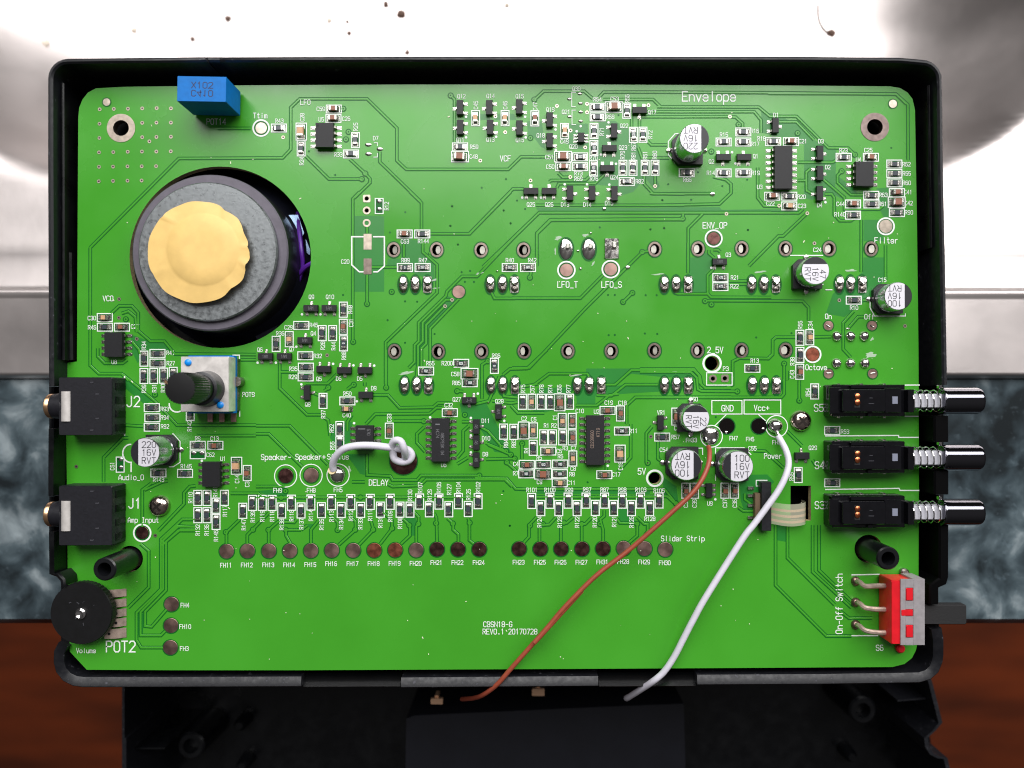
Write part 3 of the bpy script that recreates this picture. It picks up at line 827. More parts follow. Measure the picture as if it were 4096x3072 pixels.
def chip(kind, u, v, ori, nm, box=True, mark=None, mrot=0):
    m, hl, hw, h, bw, bh = SPEC[kind]; hl *= MM; hw *= MM; h *= MM
    rz = math.pi/2 if ori == 'V' else 0.0
    if box:
        part('silkscreen_outline', lambda: rbox(bw, bh), ['silk','dark'], board, BT(u,v), rz, key=('box',bw,bh), smooth=0)
    jx, jr = random.uniform(-1,1)*0.07*MM, random.uniform(-1,1)*0.055
    loc = BT(u, v) + Vector((jx, random.uniform(-1,1)*0.05*MM, 0))
    lab = NAMES[kind][1] + (' beside the print ' + nm if nm and nm != '-' else '')
    def body():
        mb = MB(); tl = 0.40*MM
        mb.box(-hl+tl, hl-tl, -hw*0.96, hw*0.96, 30e-6, h*0.97, 0.04*MM); return mb
    o = part(NAMES[kind][0], body, m, board, loc, rz+jr, lab, key=('body',kind))
    for s in (0, 1):
        part('terminal', lambda: term(hl-0.42*MM, hl, hw, h, hl+(.34*MM), hw+.10*MM), 'silver', o, (0,0,0), s*math.pi, key=('term',kind))
    if mark:
        mb = lettering(mark, 0.46*MM, h*0.97+4e-6, 0.17, 0.62, rot=R(mrot)); part('printed_value', mb, 'silk', o, smooth=0)
    return o
CHIPS = '''C B 673 943 H C59 560 942 0
C B 670 1024 H C26 780 1027 0
k B 392 1138 V C28 400 1015 1
R B 391 1283 V R24 396 1392 1
R B 199 1107 H R43 203 1045 0
R B 860 1212 V R25 862 1097 1
R B 822 1331 H R33 712 1336 0
c C 438 374 V C45 440 262 1
c C 692 374 V C46 693 262 1
C C 949 376 V C47 952 272 1
R C 303 622 H R59 425 622 0
K C 303 706 H C48 420 706 0
K C 1192 706 H C51 1075 710 0
C C 1195 793 H C50 1082 793 0
R C 1340 708 H R73 1325 850 0
R C 1340 793 H R69 1325 897 0
c C 1206 485 V C49 1205 575 0
R C 1490 280 H R64 1490 212 0
R C 1492 363 H R68 1600 363 0
K C 1632 278 H C53 1638 208 0
R C 1743 310 V R66 1747 205 1
R C 1460 485 V R71 1527 490 1
R C 1459 633 V R70 1455 718 0
R C 1455 807 V R76 1460 897 0
R C 1800 518 V R67 1803 618 1
R C 1883 517 V R72 1945 515 1
R C 1710 803 V R79 1707 693 1
R C 1797 803 V R81 1800 700 1
R C 1902 803 V R51 1902 695 1
R C 1987 803 V R80 1985 692 1
R C 1743 922 H R82 1855 920 0
R D 317 845 H R86 322 905 0
R D 635 580 H R15 638 517 0
R D 805 493 H R16 905 485 0
R D 805 580 H R17 908 597 0
R D 635 847 H R14 525 847 0
R D 807 847 H R19 912 847 0
R D 1063 577 H R18 962 550 0
C D 1217 577 H C21 1320 573 0
C D 1055 1048 H C22 1040 1110 0
R D 1202 1048 H R20 1308 1053 0
c D 1202 1132 H C23 1312 1132 0
R D 1672 712 H R23 1670 652 0
C D 1907 712 H C25 1885 650 0
R D 2110 770 H R62 2215 772 0
R D 2110 852 H R55 2217 852 0
R D 2112 933 H R60 2217 933 0
C D 2132 1017 H C41 2228 1013 0
K D 2130 1100 H C42 2234 1108 0
R D 2132 1190 H R90 2236 1188 0
R D 1910 1040 H R63 2015 1037 0
R D 1912 1115 H R61 2010 1115 0
C D 1753 1115 H C44 1645 1115 0
R D 1753 1212 H R140 1640 1205 0
c F 907 1085 H C30 795 1090 0
R F 908 1168 H R46 797 1170 0
C F 1055 1168 H C27 1168 1163 0
R F 1245 1440 V R34 1245 1325 1
R F 1362 1395 H R41 1475 1390 0
R F 1362 1478 H R27 1477 1480 0
R J 1245 225 V R39 1245 335 1
R J 1330 225 V R31 1335 330 1
R J 1415 222 V R30 1410 330 1
R J 1498 215 V - 0 0 0
C G 1285 363 H C63 1287 427 0
R G 1437 363 H R144 1447 425 0
R G 1287 653 H R89 1293 590 0
R G 1440 653 H R47 1443 590 0
R G 755 1017 V R48 815 1015 1
C G 755 1165 V C31 822 1130 1
R G 757 1308 V R88 760 1415 1
R G 392 1153 H R45 500 1150 0
R G 573 1220 V R28 578 1328 1
R G 663 1220 V R44 670 1332 1
c G 288 1272 V C29 282 1170 0
R G 175 1313 V R36 210 1223 0
R G 427 1415 H R32 535 1417 0
R G 432 1513 H R35 323 1528 0
R G 430 1598 H R29 320 1598 0
R G 1470 1547 H R65 1507 1480 0
R G 1773 1480 H R200 1652 1480 0
K G 1845 1570 H C58 1722 1573 0
R G 2060 1502 V R96 2075 1415 0
R K 1847 283 H R85 1733 285 0
C K 1675 541 H C32 1665 477 0
R K 580 440 V R37 582 555 1
R K 790 440 H R50 790 378 0
c K 785 508 N C40 785 563 0
R K 725 683 V R52 655 677 1
R K 725 805 V R55 660 827 1
C K 1152 697 V C33 1152 587 1
R L 247 705 V R84 268 808 1
R L 335 707 V R83 335 808 1
R G 2193 653 H R40 2193 590 0
R H 138 653 H R42 175 590 0
R H 1800 740 H R21 1925 740 0
R H 1800 818 H R22 1922 815 0
R P 670 457 V R139 673 577 1
R P 755 457 V R119 755 572 1
R P 840 457 V R118 840 570 1
R P 1007 455 V R116 1008 567 1
R P 1175 453 V R114 1175 565 1
R P 1353 450 V R113 1353 570 1
R P 1520 450 V R112 1520 565 1
R P 1688 448 V R111 1687 563 1
R P 1860 447 V R109 1860 572 1
R P 587 525 V R147 595 645 1
R P 923 522 V R138 923 643 1
R P 1090 522 V R137 1093 637 1
R P 1266 520 V R135 1268 643 1
R P 1437 518 V R134 1437 637 1
R P 1605 517 V R133 1603 637 1
R P 1775 515 V R131 1775 625 1
R P 1945 515 V R108 1945 632 1
R Q 87 515 V R130 87 390 1
R Q 170 445 V R107 175 325 1
R Q 254 512 V R129 257 388 1
R Q 337 445 V R106 337 325 1
R Q 422 512 V R127 425 340 1
R Q 505 442 V R104 505 322 1
R Q 590 510 V R125 592 385 1
R Q 675 442 V R102 675 323 1
R Q 1138 440 V R101 1140 345 0
R Q 1217 502 V R124 1205 620 1
R Q 1295 438 V R100 1295 345 0
R Q 1372 502 V R123 1380 622 1
R Q 1452 437 V R99 1460 345 0
R Q 1530 502 V R122 1530 622 1
R Q 1607 437 V R97 1617 342 0
R Q 1687 500 V R120 1683 620 1
R Q 1767 437 V R87 1767 343 0
R Q 1845 502 V R121 1850 617 1
R Q 1921 437 V R98 1920 343 0
R Q 2000 502 V R126 2000 622 1
R Q 2077 437 V R103 2080 343 0
R Q 2157 502 V R128 2158 594 0
R L 1590 1300 V R105 1590 1215 0
R J 1313 498 H R93 1425 510 0
R J 1318 585 H R94 1425 583 0
R J 1313 667 H R92 1427 660 0
R J 1645 545 V R142 1640 655 1
R J 1710 823 H R9 1710 765 0
C J 1862 823 H C13 1855 765 0
R J 1600 1065 H R145 1610 1005 0
R J 1370 1062 H R143 1372 1120 0
k J 2045 1000 V C14 2050 1115 1
C J 2137 1063 V C3 2137 1160 1
R J 1710 1278 V R110 1648 1275 1
R J 1790 1278 V - 0 0 0
R J 1868 1345 V R141 1862 1225 1
R J 1940 1277 V R117 1945 1390 1
R J 1710 1427 V R132 1710 1555 1
R J 1790 1427 V R136 1787 1555 1
R J 1868 1485 V R146 1868 1605 1
R L 1617 752 H R57 1732 752 0
K L 1745 575 V C35 1755 675 0
C L 1145 522 H C19 1155 455 0
C L 1257 548 V C18 1273 457 0
C L 840 613 V C10 905 527 0
c L 753 613 V C1 692 582 1
R L 593 755 V R1 618 653 0
R L 670 755 V R2 682 653 0
R L 757 755 V R3 780 848 0
C L 840 755 V C7 852 848 0
c L 845 937 V C8 848 1025 0
K L 420 695 V C2 425 593 0
c L 505 695 V C5 507 600 0
R L 503 845 V R4 443 868 1
c L 633 873 H C6 727 873 0
R L 590 988 H R5 555 930 0
R L 735 985 H R6 738 918 0
R L 733 1068 H R8 838 1073 0
C L 447 988 H C4 353 985 0
R L 443 1070 H R7 352 1065 0
K L 588 1070 H C9 557 1140 0
c L 732 1147 H C11 832 1147 0
R L 1270 700 H R11 1368 700 0
k L 1252 895 V C16 1258 1002 1
C L 1117 1077 H C17 1220 1075 0
R L 410 447 V R75 415 335 1
c L 492 447 V C57 495 340 1
R L 573 447 V R78 575 335 1
R L 652 447 V R74 650 335 1
K L 732 452 V C56 728 335 1
R L 817 447 V R77 808 335 1
R M 970 158 H R13 990 93 0
R I 275 1408 V R38 210 1463 1
R I 275 1260 V R56 277 1150 1
c I 360 1255 V C34 365 1150 1
C I 273 1553 V C43 208 1575 1
R M 1508 358 V R54 1450 365 1
R I 740 935 H R10 742 1000 0
R M 1366 1080 V R95 1308 1093 1
C M 395 1215 V C38 395 1325 1
C M 470 1215 V C39 470 1325 1
C M 733 1215 V C37 733 1325 1
C M 815 1215 V C36 818 1325 1
R M 1660 695 H R53 1770 705 0
R M 1660 1147 H - 0 0 0'''
MARK = {'R40':'222','R47':'222','R89':'0','R96':'0','R88':'0','R21':'472','R22':'472','R85':'103','R200':'823','R65':'102','R42':'028','R82':'472','R11':'220','R6':'103','R8':'103','R5':'912','R7':'101','R67':'222','R73':'222','R70':'472','R76':'471'}
for line in CHIPS.strip().split('\n'):
    k, t, x, y, ori, nm, lx, ly, lr = line.split()
    u, v = tp(t, float(x), float(y))
    chip(k, u, v, 'H' if ori == 'N' else ori, nm, ori != 'N', MARK.get(nm), 180 if nm in ('R40','R42') else 0)
    if nm != '-': text(t, nm, float(lx), float(ly), 34, 90 if lr == '1' else 0)

# unfitted places: bare tinned pads in an outline
def padrect(u, v, w, h, m='silver', name='solder_pad', dome=0.0):
    def mk():
        mb = MB(); a, b = w*S/2, h*S/2
        if dome: mb.lathe([(1,62e-6),(0.86,62e-6+dome*0.6),(0.5,62e-6+dome),(0.1,62e-6+dome*1.05)], 14, sx=a, sy=b)
        else: mb.box(-a, a, -b, b, 30e-6, 75e-6, 8e-6)
        return mb
    return part(name, mk, m, board, BT(u,v), key=('pad',w,h,m,dome))
for t, cx, cy, o, nm, lx, ly, lr, pads in (('G',1065,122,'V','R12',1130,122,1,((1065,80),(1065,148))), ('J',1040,990,'V','C61',972,1003,1,((1043,945),(1043,1015))), ('J',1710,905,'H','C62',1820,905,0,((1675,890),(1745,890)))):
    part('silkscreen_outline', lambda: rbox(130,68), ['silk','dark'], board, BT(*tp(t,cx,cy)), math.pi/2 if o == 'V' else 0, key=('box',130,68), smooth=0)
    text(t, nm, lx, ly, 34, 90*lr)
    for x, y in pads: padrect(*tp(t,x,y), 20, 17, 'silver', dome=0.12*MM)
for t, x, y in (('B',970,1250),('B',972,1330),('B',1070,1288),('C',1250,360),('C',1345,320),('C',1345,400),('C',1248,208),('C',1338,162),('C',1343,245)):
    padrect(*tp(t,x,y), 26 if t == 'B' else 19, 15 if t == 'B' else 11, 'silver', dome=0.12*MM)
outline('B', [(1020,1235),(1050,1235),(1050,1262)], 3, False); outline('B', [(1015,1358),(1050,1358),(1050,1325)], 3, False)
outline('C', [(1305,150),(1268,150),(1268,275),(1302,275)], 3, False); outline('C', [(1305,305),(1270,305),(1270,430),(1305,430)], 3, False)
text('B','D7',1035,1195,34); text('C','Q30',1307,120,34); text('C','Q21',1218,320,34)

# ================================================================== three-legged packages
def gull(x0, x1, zt, w, th=0.13*MM):
    "bent lead from the body side (x0, zt) down to a foot ending at x1; along +x"
    xm = x0 + (x1-x0)*0.36; z = 66e-6; mb = MB()
    P = [(x0,zt+th/2),(x0+(xm-x0)*.5,zt+th/2),(xm+th*.2,z+th*1.2),(x1,z+th),(x1,z),(xm-th*.3,z),(x0+(xm-x0)*.3,zt-th/2),(x0,zt-th/2)]
    n = len(P)
    mb.add([(x,-w/2,q) for x,q in P] + [(x,w/2,q) for x,q in P], [tuple(range(n))[::-1], tuple(range(n,2*n))] + [(i,(i+1)%n,n+(i+1)%n,n+i) for i in range(n)])
    mb.v = [(x,y,zz) for x,y,zz in mb.v]
    px = x1 + 0.26*MM; pw = w*0.72
    mb.add([(xm,-pw,62e-6),(px,-pw,62e-6),(px,pw,62e-6),(xm,pw,62e-6)], [(0,1,2,3)])
    mb.lathe([(1,64e-6),(0.8,64e-6+0.09*MM),(0.3,64e-6+0.13*MM)], 10, (xm+px)/2+0.05*MM, 0, 0, (px-xm)/2*0.9, pw*0.85)
    return mb
def flip(mb):
    mb.f = [f[::-1] for f in mb.f]; return mb
def sot(name, t, x, y, side, nm, kind='transistor', mark=None, n2=2, L=1.45, mrot=None):
    "side = where the pair of leads points: T B L R"
    rz = {'R':0,'T':math.pi/2,'L':math.pi,'B':-math.pi/2}[side]; h = 1.0*MM
    u, v = tp(t, x, y); p = W(u, v, h); loc = Vector((p.x, p.y, BZ))
    def body():
        mb = MB(); a, b = 0.62*MM, L*MM; c = 0.09*MM
        mb.add([(-a,-b,.1*MM),(a,-b,.1*MM),(a,b,.1*MM),(-a,b,.1*MM),(-a-c,-b-c,.5*MM),(a+c,-b-c,.5*MM),(a+c,b+c,.5*MM),(-a-c,b+c,.5*MM),(-a,-b,h),(a,-b,h),(a,b,h),(-a,b,h)],
               [(0,3,2,1),(8,9,10,11)] + [(k+i,k+(i+1)%4,k+4+(i+1)%4,k+4+i) for k in (0,4) for i in range(4)]); return mb
    col = 'small black three-legged ' + kind if n2 == 2 else 'small black many-legged chip'
    o = part(name, body, 'black', board, loc, rz, f'{col} beside the print {nm}', key=('sot',L))
    ys = {2:(-0.95,0.95),3:(-0.95,0,0.95)}[n2]; ms = {2:(0,),3:(-0.95,0.95)}[n2]
    if L < 1.1: ys = (-0.65,0,0.65); ms = ys
    w = 0.42*MM if L > 1.1 else 0.26*MM
    for yy in ys: part('lead', lambda: gull(0.66*MM, 1.28*MM, .5*MM, w), 'silver', o, (0,yy*MM,0), key=('glead',w))
    for yy in ms: part('lead', lambda: gull(0.66*MM, 1.28*MM, .5*MM, w), 'silver', o, (0,-yy*MM,0), math.pi, key=('glead',w))
    if mark:
        mb = lettering(mark, 0.62*MM, h+4e-6, 0.10, 0.7, rot=R(90 if mrot is None else mrot)); part('printed_code', mb, 'codegrey', o, smooth=0)
    return o
G['codegrey'] = mat('grey_code_print', (104,104,108), 0.6)
SOTS = '''C 301 277 R Q12 315 185
C 555 277 R Q14 567 183
C 815 270 R Q16 818 185
C 303 447 R Q11 305 563
C 562 447 R Q13 565 560
C 816 452 R Q15 820 563
C 1077 383 R Q19 1083 300
C 1077 562 R Q18 1000 523
C 1857 300 T Q17 1962 322
C 1635 478 L Q22 1720 440
C 1595 630 B Q23 1710 628
C 1577 803 T Q24 1635 885
C 915 1000 B Q25 915 1120
C 1073 1000 B Q26 1073 1120
C 1253 1017 L D13 1210 1120
C 1445 1017 L D14 1402 1120
C 1638 1020 L D15 1590 1108
D 638 707 T Q2 530 750
D 817 707 B Q1 912 703
D 1087 433 L D1 1088 347
D 1473 670 L D3 1475 573
D 1473 845 L D2 1535 797
D 1470 1020 R D4 1465 1125
H 1797 600 B Q3 1868 543 1AM
G 470 1003 B Q9 480 907 1AM
G 627 1003 B Q10 640 907 1AM
G 418 1282 B Q4 497 1222 1AM
G 78 1420 B Q6 35 1363 1AM
G 240 1420 B Q7 310 1360 1AM
G 582 1530 T Q5 545 1615
G 760 1540 T D6 715 1613
G 938 1540 T D5 897 1613
K 1840 435 T Q27 1735 427 J-R
K 2095 533 R Q28 2103 443 1AM
K 437 368 L Q8 448 470
K 945 388 B D9 1018 330
K 1903 662 L D11 1985 612 A6
K 1903 800 L D10 1988 763 A6
K 1903 950 L D8 1982 900 A6
L 1605 628 R VR1 1608 540
M 1405 915 B Q29 1492 845'''
for line in SOTS.strip().split('\n'):
    q = line.split(); t, x, y, side, nm, lx, ly = q[:7]; d = nm[0] == 'D'
    sot('diode' if d else 'regulator' if nm == 'VR1' else 'transistor', t, float(x), float(y), side, nm, 'diode' if d else 'regulator' if nm == 'VR1' else 'transistor', q[7] if len(q) > 7 else None, mrot=-90 if nm == 'Q27' else 90)
    text(t, nm, float(lx), float(ly), 34)
sot('chip', 'C', 1350, 537, 'R', 'Q20', L=0.95, n2=3); text('C','Q20',1282,620,34)
sot('chip', 'M', 600, 1215, 'R', 'U9', L=1.40, n2=3); text('M','U9',603,1325,34)

# white print dots that mark first pins, beside the legs
DOTS = [('C',355,362),('C',865,362),('C',355,540),('C',615,535),('C',870,540),('C',1128,472),('C',1130,648),('C',1207,945),('C',1400,945),('C',1592,948),('C',840,1060),('C',1002,1060),('C',1585,410),('C',1310,487),('C',1345,443),
        ('D',708,668),('D',738,765),('D',1515,1100),('H',1722,655),('G',398,1057),('G',558,1057),('G',350,1337),('G',667,1485),('G',843,1498),('G',1022,1500),('G',173,1475),('G',15,1475),('K',393,297),('K',872,443),('K',1917,377),
        ('K',1857,587),('K',1857,737),('K',1857,883),('K',2145,612),('K',848,632),('K',1505,582),('L',1147,1000),('M',650,1290),('J',1745,957),('C',1520,688),('C',1650,768)]
for t, x, y in DOTS:
    part('silkscreen_dot', lambda: (lambda m: (m.disc(0,0,ZS,11*TT,12), m)[-1])(MB()), 'silk', board, BT(*tp(t,x,y)), key='dot', smooth=0)

# ================================================================== eight to sixteen legged chips
def soic(t, x, y, n, nm, lx=None, ly=None, rz=0.0):
    h = 1.55*MM; u, v = tp(t, x, y); p = W(u, v, h); loc = Vector((p.x, p.y, BZ)); L = (n//2-1)*1.27/2 + 0.58
    def body():
        mb = MB(); a, b, c = 1.80*MM, L*MM, 0.12*MM
        mb.add([(-a,-b,.15*MM),(a,-b,.15*MM),(a,b,.15*MM),(-a,b,.15*MM),(-a-c,-b-c,.75*MM),(a+c,-b-c,.75*MM),(a+c,b+c,.75*MM),(-a-c,b+c,.75*MM),(-a,-b,h),(a,-b,h),(a,b,h),(-a,b,h)],
               [(0,3,2,1),(8,9,10,11)] + [(k+i,k+(i+1)%4,k+4+(i+1)%4,k+4+i) for k in (0,4) for i in range(4)]); return mb
    o = part('chip', body, 'black', board, loc, rz, f'black {n}-legged chip beside the print {nm}', key=('soic',n))
    for i in range(n//2):
        yy = (i-(n//2-1)/2)*1.27*MM
        for s in (0,1): part('lead', lambda: gull(1.88*MM, 2.95*MM, .75*MM, .46*MM), 'silver', o, (0,yy,0), s*math.pi, key='soiclead')
    if lx: text(t, nm, lx, ly, 34)
    return o, h
u5,_ = soic('B',590,1165,8,'U5',565,1033)
u3,_ = soic('D',1155,795,14,'U3',947,968)
u4,_ = soic('D',1857,852,8,'U4',1800,733)
u8,_ = soic('F',977,1318,8,'U8',988,1468)
u7,_ = soic('K',935,760,8,'U7')
u6,h = soic('K',1592,778,14,'U6',1622,993)
u1,_ = soic('J',1822,1075,8,'U1',1928,940)
u2,h = soic('L',1040,780,16,'U2',1050,533)
for o in (u5, u4):
    part('pin_mark', lambda: (lambda m: (m.disc(-1.3*MM,1.9*MM,1.555*MM,.22*MM,14), m)[-1])(MB()), 'hole', o, key='pm8', smooth=0)
part('pin_mark', lambda: (lambda m: (m.disc(1.0*MM,-3.9*MM,1.555*MM,.45*MM,18), m)[-1])(MB()), 'hole', u2, smooth=0)
G['codebrown'] = mat('faint_code_print', (132,112,100), 0.6)
part('printed_code', lettering('CD2399GO', 0.62*MM, h+4e-6, 0.12, 0.8, cx=-0.66*MM, cy=0.2*MM, rot=R(90)), 'codebrown', u2, smooth=0)
part('printed_code', lettering('K719', 0.62*MM, h+4e-6, 0.12, 0.8, cx=0.55*MM, cy=1.6*MM, rot=R(90)), 'codebrown', u2, smooth=0)
part('printed_code', lettering('HC74', 0.62*MM, h+4e-6, 0.11, 0.8, cx=-0.55*MM, cy=1.3*MM, rot=R(-90)), 'codegrey', u6, smooth=0)
part('printed_code', lettering('ABCPEGK G4', 0.62*MM, h+4e-6, 0.11, 0.8, cx=0.45*MM, cy=-0.8*MM, rot=R(-90)), 'codegrey', u6, smooth=0)
mb = MB(); mb.box(-1.0*MM, -0.1*MM, 3.1*MM, 3.35*MM, h, h+3e-6); part('pin_mark', mb, 'codegrey', u6, smooth=0)
part('printed_code', lettering('570', 0.62*MM, h+4e-6, 0.11, 0.8, cx=0.9*MM, cy=1.2*MM, rot=R(-90)), 'codegrey', u7, smooth=0)
mb = MB(); mb.box(-1.3*MM, 0.2*MM, 1.75*MM, 1.95*MM, h, h+3e-6); part('pin_mark', mb, 'codegrey', u7, smooth=0)

# ================================================================== big lettering
for a in (('D','Envelope',508,186,82,0),('B','LFO',428,885,42,0),('C','VCF',695,722,46,0),('F','VCO',935,920,44,0),('D','ENV_OP',560,1300,50,0),('D','Filter',2040,1430,48,0),('A','Ttim',2250,1000,44,0),
          ('H','LFO_T',480,800,50,0),('H','LFO_S',860,800,50,0),('H','2_5V',1755,1365,50,0),('L','5V',1440,1048,52,0),('I','Octave',415,1515,44,0),('I','On',520,1075,42,0),('I','Off',875,1078,42,0),('I','C15',985,760,34,0),('I','C24',425,500,34,0),
          ('K','Speaker-',175,925,46,0),('K','Speaker+',472,923,46,0),('K','Stylus',710,922,44,0),('K','DELAY',1060,1145,48,0),('K','FH9',188,1212,36,0),('K','FH8',478,1212,36,0),('K','FH5',710,1208,36,0),
          ('J','J2',1153,445,88,0),('J','J1',1165,1325,82,0),('J','Audio_O',1135,1100,44,0),('J','Amp Input',1240,1468,42,0),('J','POT9',2148,385,38,0),('O','POT2',1045,1265,92,0),('O','Volume',745,1300,40,0),
          ('Q','CBSN18-G',845,1505,44,0),('Q','REV0.1 20170728',950,1568,44,0),('L','Slider Strip',1795,1628,44,0),('M','GND',755,503,50,0),('M','Vcc+',1050,500,48,0),('M','Power',1148,915,44,0),
          ('M','S5',1543,500,62,0),('M','S4',1550,995,62,0),('M','S3',1550,1340,62,0),('M','C60',463,425,34,0),('M','C54',205,862,34,0),('M','C55',970,850,34,0),('M','FH33',443,778,34,0),('M','FH7',808,762,34,0),('M','FH6',950,770,34,0),('M','FH32',1190,797,34,0),
          ('M','P3',740,162,36,0),('R','On-Off Switch',613,680,56,90),('R','S6',963,1060,48,0),('G','C20',772,602,34,0),('A','POT14',1870,1052,48,0)):
    text(*a[:5], rot=a[5], name='board_lettering' if a[4] >= 40 else 'silkscreen_text', sw=0.12 if a[4] > 60 else 0.135)
rect('M',620,437,880,553); rect('M',898,432,1215,553); rect('M',575,197,795,303)
outline('M',[(745,557),(645,655)],3.5,False); outline('M',[(1022,557),(1085,612)],3.5,False)
outline('G',[(930,387),(828,387),(828,630),(893,690),(930,690)],6,False); outline('G',[(1012,387),(1110,387),(1110,640),(1052,690),(1014,690)],6,False)
outline('J',[(1078,225),(1078,740)],6,False); outline('J',[(1078,1150),(1078,1620)],6,False)
outline('J',[(2010,45),(2070,45),(2070,165)],5,False); outline('J',[(2072,400),(2072,575)],5,False)
outline('N',[(1180,303),(1310,303)],5,False); outline('N',[(1180,573),(1300,573)],5,False); outline('N',[(492,742),(1125,738),(1130,755),(1300,755)],5,False); outline('N',[(492,1205),(1130,1195),(1140,1213),(1305,1213)],5,False)
outline('R',[(720,430),(965,425)],5,False); outline('R',[(720,955),(950,955)],5,False)
outline('M',[(1020,1175),(1003,1175),(1003,1125),(1100,1125)],3.5,False)
outline('J',[tuple((1130+68*math.cos(a), 893+78*math.sin(a))) for a in [R(-85)-i*R(190)/12 for i in range(13)]] + [(1135,975),(1135,1055)],6,False)
outline('J',[tuple((1530+66*math.cos(a), 470+66*math.sin(a))) for a in [R(60)+i*R(130)/10 for i in range(11)]],6,False)
outline('D',[(245,505),(215,510),(158,575),(158,690),(215,760)],4,False)
outline('I',[(190,548),(475,548)],4,False); outline('I',[(405,850),(478,795)],4,False); outline('I',[(495,845),(555,845)],4,False); outline('I',[(880,920),(880,1000),(920,1072),(1185,1072),(1185,1050)],4,False)
outline('J',[(1490,725),(1500,725),(1558,790),(1558,970),(1500,1008),(1460,1008)],4,False)
outline('M',[(652,1130),(652,845),(900,845),(960,905)],4,False); outline('M',[(500,848),(540,848),(540,905)],4,False)

# ================================================================== pads, holes, vias
def pad(t, x, y, r, m='copper', name='copper_pad', label=None):
    u, v = tp(t, x, y); part('pad_gap', lambda: (lambda q: (q.ring(0,0,46e-6,r*TT*0.97,(r+8)*TT,28), q)[-1])(MB()), 'dark', board, BT(u,v), key=('gap',r), smooth=0)
    return part(name, lambda: (lambda q: (q.lathe([(r*TT,40e-6),(r*TT*0.97,75e-6),(r*TT*0.5,80e-6)],28), q)[-1])(MB()), m, board, BT(u,v), random.uniform(0,6.2), key=('pad',r,m), label=label)
def ringmark(t, x, y, r, w=9):
    part('silkscreen_ring', lambda: (lambda q: (q.ring(0,0,ZS,(r-w)*TT,r*TT,36), q)[-1])(MB()), 'silk', board, BT(*tp(t,x,y)), key=('sr',r,w), smooth=0)
FH = [('P',447,875,'FH11',0),('P',627,873,'FH12',0),('P',812,872,'FH13',0),('P',993,872,'FH14',0),('P',1175,870,'FH15',0),('P',1355,868,'FH16',0),('P',1540,868,'FH17',0),('P',1722,867,'FH18',1),('P',1903,865,'FH19',1),('P',2085,865,'FH20',0),
      ('Q',320,858,'FH21',2),('Q',502,858,'FH22',2),('Q',685,858,'FH24',2),('Q',1030,855,'FH23',2),('Q',1213,855,'FH25',2),('Q',1392,855,'FH26',2),('Q',1573,855,'FH27',2),('Q',1753,853,'FH31',2),('Q',1933,850,'FH28',0),('Q',2113,853,'FH29',0),('Q',2292,860,'FH30',0)]
REFL_TONES = ('copper','copper_red','copper_dark')  # same copper throughout; differing reflections are put into these tones
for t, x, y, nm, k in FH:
    pad(t, x, y, 64, REFL_TONES[k], label=f'round copper pad printed {nm} below it'); text(t, nm, x-5, y+(120 if t == 'P' and x < 1300 else 114), 36)
for x, y, nm, lx in ((1483,900,'FH4',1600),(1478,1085,'FH10',1602),(1473,1275,'FH3',1594)):
    pad('O', x, y, 64, 'copper', label=f'round copper pad printed {nm} beside it'); text('O', nm, lx, y+8, 36)
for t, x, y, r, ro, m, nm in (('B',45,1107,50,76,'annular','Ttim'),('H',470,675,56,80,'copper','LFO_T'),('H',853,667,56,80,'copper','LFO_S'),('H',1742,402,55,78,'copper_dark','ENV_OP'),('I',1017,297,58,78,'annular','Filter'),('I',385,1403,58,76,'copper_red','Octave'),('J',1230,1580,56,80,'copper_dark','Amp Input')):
    pad(t, x, y, r, m, label=f'round test pad inside a white ring printed {nm}'); ringmark(t, x, y, ro, 14)
for t, x, y, r in RINGHOLES: ringmark(t, x, y, r+24, 18)
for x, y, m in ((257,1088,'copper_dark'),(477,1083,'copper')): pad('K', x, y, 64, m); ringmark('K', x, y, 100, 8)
ringmark('K',710,1080,100,8); ringmark('M',617,745,98,8); ringmark('M',1180,660,98,8)
for t, x, y in (('K',257,1090),('K',477,1080),('J',1225,1578)): padrect(*tp(t,x,y), 7, 7, 'hole', 'pad_hole')
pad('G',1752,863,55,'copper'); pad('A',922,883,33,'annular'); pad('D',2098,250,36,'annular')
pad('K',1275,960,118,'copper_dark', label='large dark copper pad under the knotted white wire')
for t, x, y in MOUNT:
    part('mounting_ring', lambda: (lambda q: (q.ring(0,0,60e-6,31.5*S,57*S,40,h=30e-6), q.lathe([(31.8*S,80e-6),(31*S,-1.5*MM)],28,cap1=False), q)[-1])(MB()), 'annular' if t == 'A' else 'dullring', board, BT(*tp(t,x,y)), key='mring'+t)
for t, x, y in SMALLH:
    sq = (x in (733,)) or (x, y) == (957,57)
    def mk():
        q = MB(); q.ring(0,0,60e-6,8.8*S,16*S,20,h=20e-6)
        if sq:
            q = MB(); a = 15*S
            for i in range(20):
                a0, a1 = 2*math.pi*i/20, 2*math.pi*(i+1)/20
                def sqp(an): c, s_ = math.cos(an), math.sin(an); k = a/max(abs(c),abs(s_)); return (c*k, s_*k, 70e-6)
                q.add([(8.8*S*math.cos(a0),8.8*S*math.sin(a0),70e-6), sqp(a0), sqp(a1), (8.8*S*math.cos(a1),8.8*S*math.sin(a1),70e-6)], [(0,1,2,3)])
        q.lathe([(9*S,66e-6),(8.6*S,-1.5*MM)],20,cap1=False); return q
    part('plated_hole', mk, 'annular', board, BT(*tp(t,x,y)), key=('ph',sq))
part('solder_pad', lambda: (lambda q: (q.box(-16*S,16*S,-31.5*S,31.5*S,40e-6,78e-6,8e-6), q)[-1])(MB()), 'annular', board, BT(*tp('G',965,430)), key='c20')
